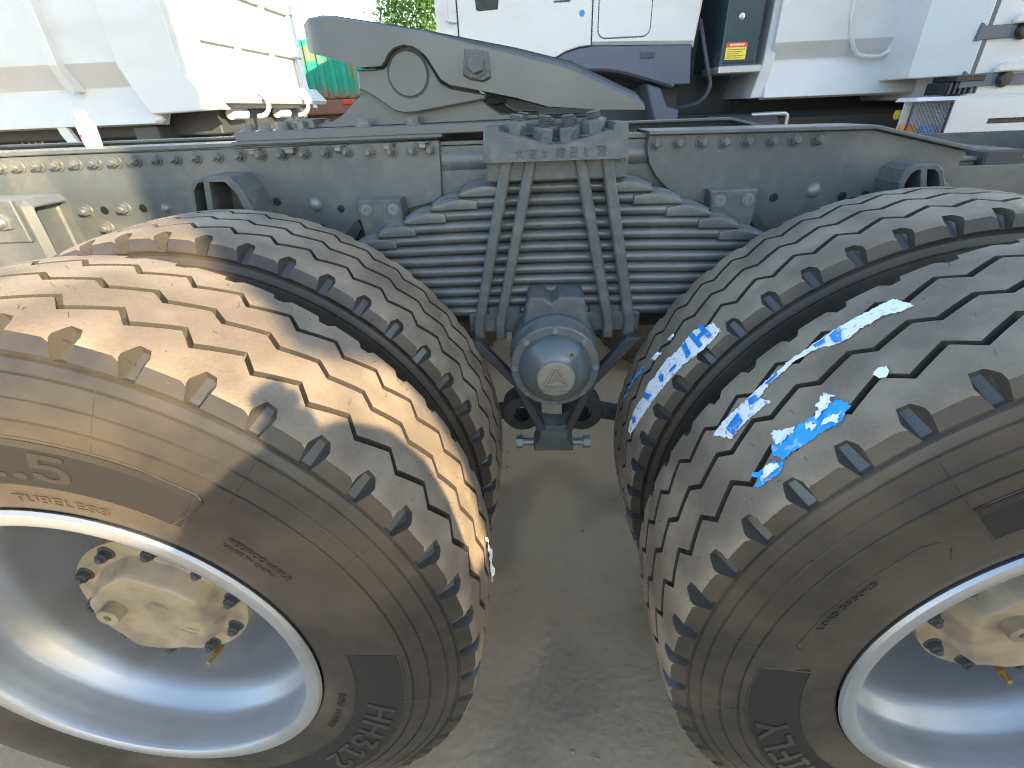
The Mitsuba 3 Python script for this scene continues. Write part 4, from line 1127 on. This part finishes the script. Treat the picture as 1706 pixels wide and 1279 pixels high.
part(tb, 'floor', box(1.6, 6.2, 3.85, 5.7, 1.28, 1.4, 0.005), 'white_paint')
part(tb, 'side_panel', box(1.6, 6.2, 5.85, 5.92, 1.3, 2.75, 0.005), 'white_paint')
part(tb, 'raised_bead', tube(spline([(2.035, 3.658, 2.3), (2.04, 3.658, 1.75), (2.06, 3.658, 1.60), (2.10, 3.658, 1.51), (2.16, 3.68, 1.45), (2.25, 3.69, 1.432), (2.33, 3.69, 1.437), (2.385, 3.675, 1.48), (2.412, 3.658, 1.55), (2.40, 3.658, 1.75), (2.39, 3.658, 2.3)], 5), 0.014, 8), 'white_paint', smooth=40)

# the truck at the right edge, its front towards us
ft = thing('tractor_truck', 'white truck front with meshed headlight guard, dark grille slots and white bumper', 'truck')
cabf = part(ft, 'cab', box(2.62, 5.0, 3.215, 5.2, 1.16, 3.0, 0.02), 'white_paint')
part(ft, 'corner_panel', prism([(2.37, 3.40), (2.60, 3.20), (2.612, 3.21), (2.612, 3.30), (2.42, 3.9), (2.36, 3.9)], 1.285, 3.0, 0.006, 'xy'), 'white_paint')
part(ft, 'corner_gap', box(2.610, 2.640, 3.209, 3.26, 1.24, 3.0, 0.002), 'fender_plastic')
for z0, z1 in ((1.464, 1.535), (1.222, 1.296)):
    part(ft, 'grille_slot', prism([(2.565, z0 - .004), (2.575, z1 + 0.012), (2.60, z1 - .004), (2.72, z1), (2.80, z1 - .012), (3.6, z1 - .012), (3.6, z0 + .004), (2.72, z0 + .004)], 3.198, 3.222, 0.003), 'fender_plastic')
    part(ft, 'hook_cap', lathe([(0, -0.03), (0.034, -0.028), (0.044, -0.012), (0.046, 0.0)], (2.815, 3.20, (z0 + z1) / 2), (0, 1, 0), 20), 'black_trim', smooth=30)
    part(ft, 'grille_bar', prism([(2.74, z1 + .02), (2.78, z1 + .05), (3.6, z1 + .05), (3.6, z1), (2.74, z1)], 3.17, 3.214, 0.008), 'white_paint')
part(ft, 'corner_vent', box(2.53, 2.70, 3.19, 3.4, 1.254, 1.285, 0.004), 'black_trim')
vt = part(ft, 'corner_vent', box(2.505, 2.695, 3.215, 3.4, 1.185, 1.252, 0.003), 'black_trim')
for i in range(6):
    part(vt, 'fin', box(2.515 + 0.031 * i, 2.527 + 0.031 * i, 3.200, 3.214, 1.188, 1.25, 0.002), 'dark_steel')
bump = toman(box(2.325, 4.6, 3.19, 3.40, 0.83, 1.178, 0.02)) - toman(box(2.28, 2.553, 3.15, 3.50, 0.90, 1.155, 0.01)) - toman(box(2.81, 3.6, 3.1, 3.25, 1.017, 1.047, 0.004))
bm = part(ft, 'bumper', fromman(bump), 'white_paint')
part(bm, 'slot', box(2.812, 3.6, 3.215, 3.24, 1.019, 1.045, 0), 'black_trim')
part(bm, 'lower_lip', box(2.66, 4.6, 3.14, 3.25, 0.80, 0.888, 0.012), 'white_paint')
hl = holder(ft, 'headlight')
part(hl, 'guard_frame', cat([box(2.548, 2.558, 3.172, 3.19, 0.90, 1.155, 0.002), box(2.32, 2.556, 3.172, 3.19, 1.147, 1.157, 0.002), box(2.315, 2.325, 3.172, 3.19, 0.90, 1.150, 0.002), box(2.32, 2.556, 3.172, 3.19, 0.895, 0.905, 0.002)]), 'dark_plastic')
wires = []
for s in (-1, 1):
    for c in np.arange(-0.30, 0.56, 0.027):
        a, b = np.array([2.325, 0.905]), np.array([2.55, 1.150])
        # line x = 2.325 + t, z = 0.905 + c + s*1.25*t  clipped to the opening
        ts = np.linspace(0, 0.225, 60); zs = (0.905 + c + 1.25 * ts) if s > 0 else (1.150 - c - 1.25 * ts)
        ok = (zs > 0.905) & (zs < 1.150)
        if ok.sum() > 3:
            i0, i1 = np.where(ok)[0][[0, -1]]
            wires.append(tube([(2.325 + ts[i0], 3.178 + 0.002 * s, zs[i0]), (2.325 + ts[i1], 3.178 + 0.002 * s, zs[i1])], 0.0019, 5))
part(hl, 'guard_mesh', cat(wires), 'dark_plastic')
part(hl, 'lamp_back', box(2.335, 2.556, 3.29, 3.30, 0.90, 1.155, 0.001), 'white_paint')
part(hl, 'indicator', lathe([(0, -0.03), (0.025, -0.026), (0.042, 0), (0.042, .04)], (2.375, 3.24, 0.99), (0, 1, 0), 20), 'amber_lens', smooth=40)
for x, z, r in ((2.44, 0.955, 0.034), (2.505, 0.975, 0.046), (2.53, .92, .02)):
    part(hl, 'lamp', lathe([(0, -0.02), (r * .5, -0.024), (r * .85, -0.012), (r, 0.0), (r, .05)], (x, 3.24, z), (0, 1, 0), 20), 'blue_lens' if r > .04 else 'lamp_chrome', smooth=40)
plain_wheel(ft, 3.4, 3.9)

# ------------------------------------------------------------------ green rusty trailer far behind
gt = thing('tipper_trailer', 'green rusty tipper trailer far behind the fifth wheel with a red tail lamp', 'trailer')
part(gt, 'tail_panel', box(-5.2, -2.40, 8.0, 8.06, 1.44, 2.20, 0.01), 'green_rusty')
for x in np.arange(-5.15, -2.4, 0.17):
    part(gt, 'rib', box(x, x + 0.07, 7.965, 8.002, 1.46, 2.19, 0.012), 'green_rusty')
part(gt, 'rear_beam', box(-5.2, -2.40, 7.93, 8.1, 1.24, 1.43, 0.015), 'rust')
part(gt, 'tail_lamp', box(-2.98, -2.80, 7.90, 7.94, 1.36, 1.43, 0.01), 'label_red')
part(gt, 'chassis', box(-5.0, -2.6, 8.1, 14.0, 0.9, 1.24, 0.02), 'rust')
part(gt, 'body', box(-5.2, -2.42, 8.06, 14.0, 1.44, 2.18, 0.02), 'green_rusty')
for cx in (-4.9, -2.75):
    plain_wheel(gt, cx, 9.6)

# ------------------------------------------------------------------ tree
tr = thing('tree', 'leafy green tree behind the trucks', 'tree')
trunk = spline([(-2.3, 14.5, -0.1), (-2.35, 14.5, 1.2), (-2.2, 14.6, 2.4), (-2.3, 14.5, 3.8), (-2.2, 14.5, 5.2)], 4)
ms = [tube(trunk, 0.11, 9)]
r2 = np.random.default_rng(5)
tips = []
for i in range(16):
    p = trunk[r2.integers(7, len(trunk))]
    a = r2.uniform(0, 2 * math.pi); e = r2.uniform(0.0, 0.9); L = r2.uniform(0.7, 1.7)
    t1 = p + L * np.array([math.cos(a) * math.cos(e), math.sin(a) * math.cos(e), math.sin(e)])
    ms.append(tube(spline([p, (p + t1) / 2 + [0, 0, .1], t1], 3), 0.028, 6)); tips += [t1, (p * .4 + t1 * .6)]
part(tr, 'trunk', cat(ms), 'bark', smooth=40)
lv, lf = [], []
tips = np.array(tips + [(-3.2, 13.8, 3.2), (-3.5, 14.2, 3.6), (-2.9, 13.7, 2.8), (-2.6, 13.6, 3.3), (-3.4, 14.0, 4.2), (-2.8, 13.7, 4.1), (-3.1, 14, 2.6), (-3.55, 14, 3.0), (-2.5, 13.7, 2.7), (-3.3, 14, 3.4), (-2.7, 14, 3.0), (-3.0, 14, 3.1), (-2.6, 14, 3.6), (-3.6, 14, 3.35), (-3.1, 14.2, 3.6)])
for c in tips:
    for k_ in range(170):
        p = c + r2.normal(0, 0.20, 3)
        a, b = r2.normal(0, 1, 3), r2.normal(0, 1, 3)
        a /= np.linalg.norm(a); b -= a * (a @ b); b /= np.linalg.norm(b)
        L, W = r2.uniform(0.045, 0.085), r2.uniform(0.018, 0.032)
        i0 = len(lv)
        lv += [p - a * L, p + b * W, p + a * L, p - b * W]
        lf += [(i0, i0 + 1, i0 + 2), (i0, i0 + 2, i0 + 3)]
part(tr, 'crown', tm(lv, lf), 'leaf', kind='stuff')

# ------------------------------------------------------------------ added unseen panels and cylinder behind the camera, shaped to throw the shade
shade_casters = []
def shade_panel(poly, posts, label, top):  # added sheet on posts, outside the view, outline cut to shape the shade
    h = thing('added_shade_panel', label, 'shade_panel')
    part(h, 'sheet', prism(poly, -3.04, -3.00, 0.004), 'shade_caster_steel')
    for x in posts:
        part(h, 'post', box(x - 0.03, x + 0.03, -3.11, -3.045, -0.05, top - 0.1, 0.004), 'dark_steel')


shade_panel([(1.20, 0.85), (2.67, 0.85), (2.67, 2.04), (1.20, 2.06)], (1.3, 2.55), 'lowest added grey steel shade panel at the open end of the row', 2.06)
shade_panel([(2.68, 0.85), (4.10, 0.85), (4.10, 5.0), (1.90, 5.0), (1.90, 3.06), (2.80, 3.06), (2.816, 2.30), (3.0, 2.27), (3.06, 2.12), (3.06, 1.92), (2.68, 1.92)], (3.3, 3.95), 'tall added grey steel shade panel with a stepped gap and an arm at the top', 5.0)
shade_panel([(4.11, 0.85), (5.88, 0.85), (5.88, 3.15), (4.11, 3.15)], (4.3, 5.7), 'added grey steel shade panel of middle height beside the tall stepped one', 3.15)
shade_panel([(5.89, 0.85), (10.0, 0.85), (10.0, 5.4), (5.89, 5.4)], (6.1, 8.0, 9.8), 'wide tall added grey steel shade panel, farthest along the row', 5.4)
gc = thing('added_shade_cylinder', 'added grey domed cylinder out of view, shading part of the left wheel', 'added shadow caster')  # added out of view to drop a domed shadow on the left wheel
part(gc, 'body', lathe([(0, -0.03), (0.14, -0.03), (0.16, 0.0), (0.16, 1.16), (0.15, 1.22), (0.12, 1.28), (0.07, 1.32), (0.03, 1.335), (0.03, 1.36), (0, 1.36)], (0.70, -1.0, 0.0), (0, 0, 1), 36), 'shade_caster_steel', smooth=40)
part(gc, 'valve', cat([cyl((0.70, -1.0, 1.36), (0.70, -1.0, 1.40), 0.018, 14), cyl((0.67, -1.0, 1.385), (0.73, -1.0, 1.385), 0.01, 10)]), 'brass', smooth=40)
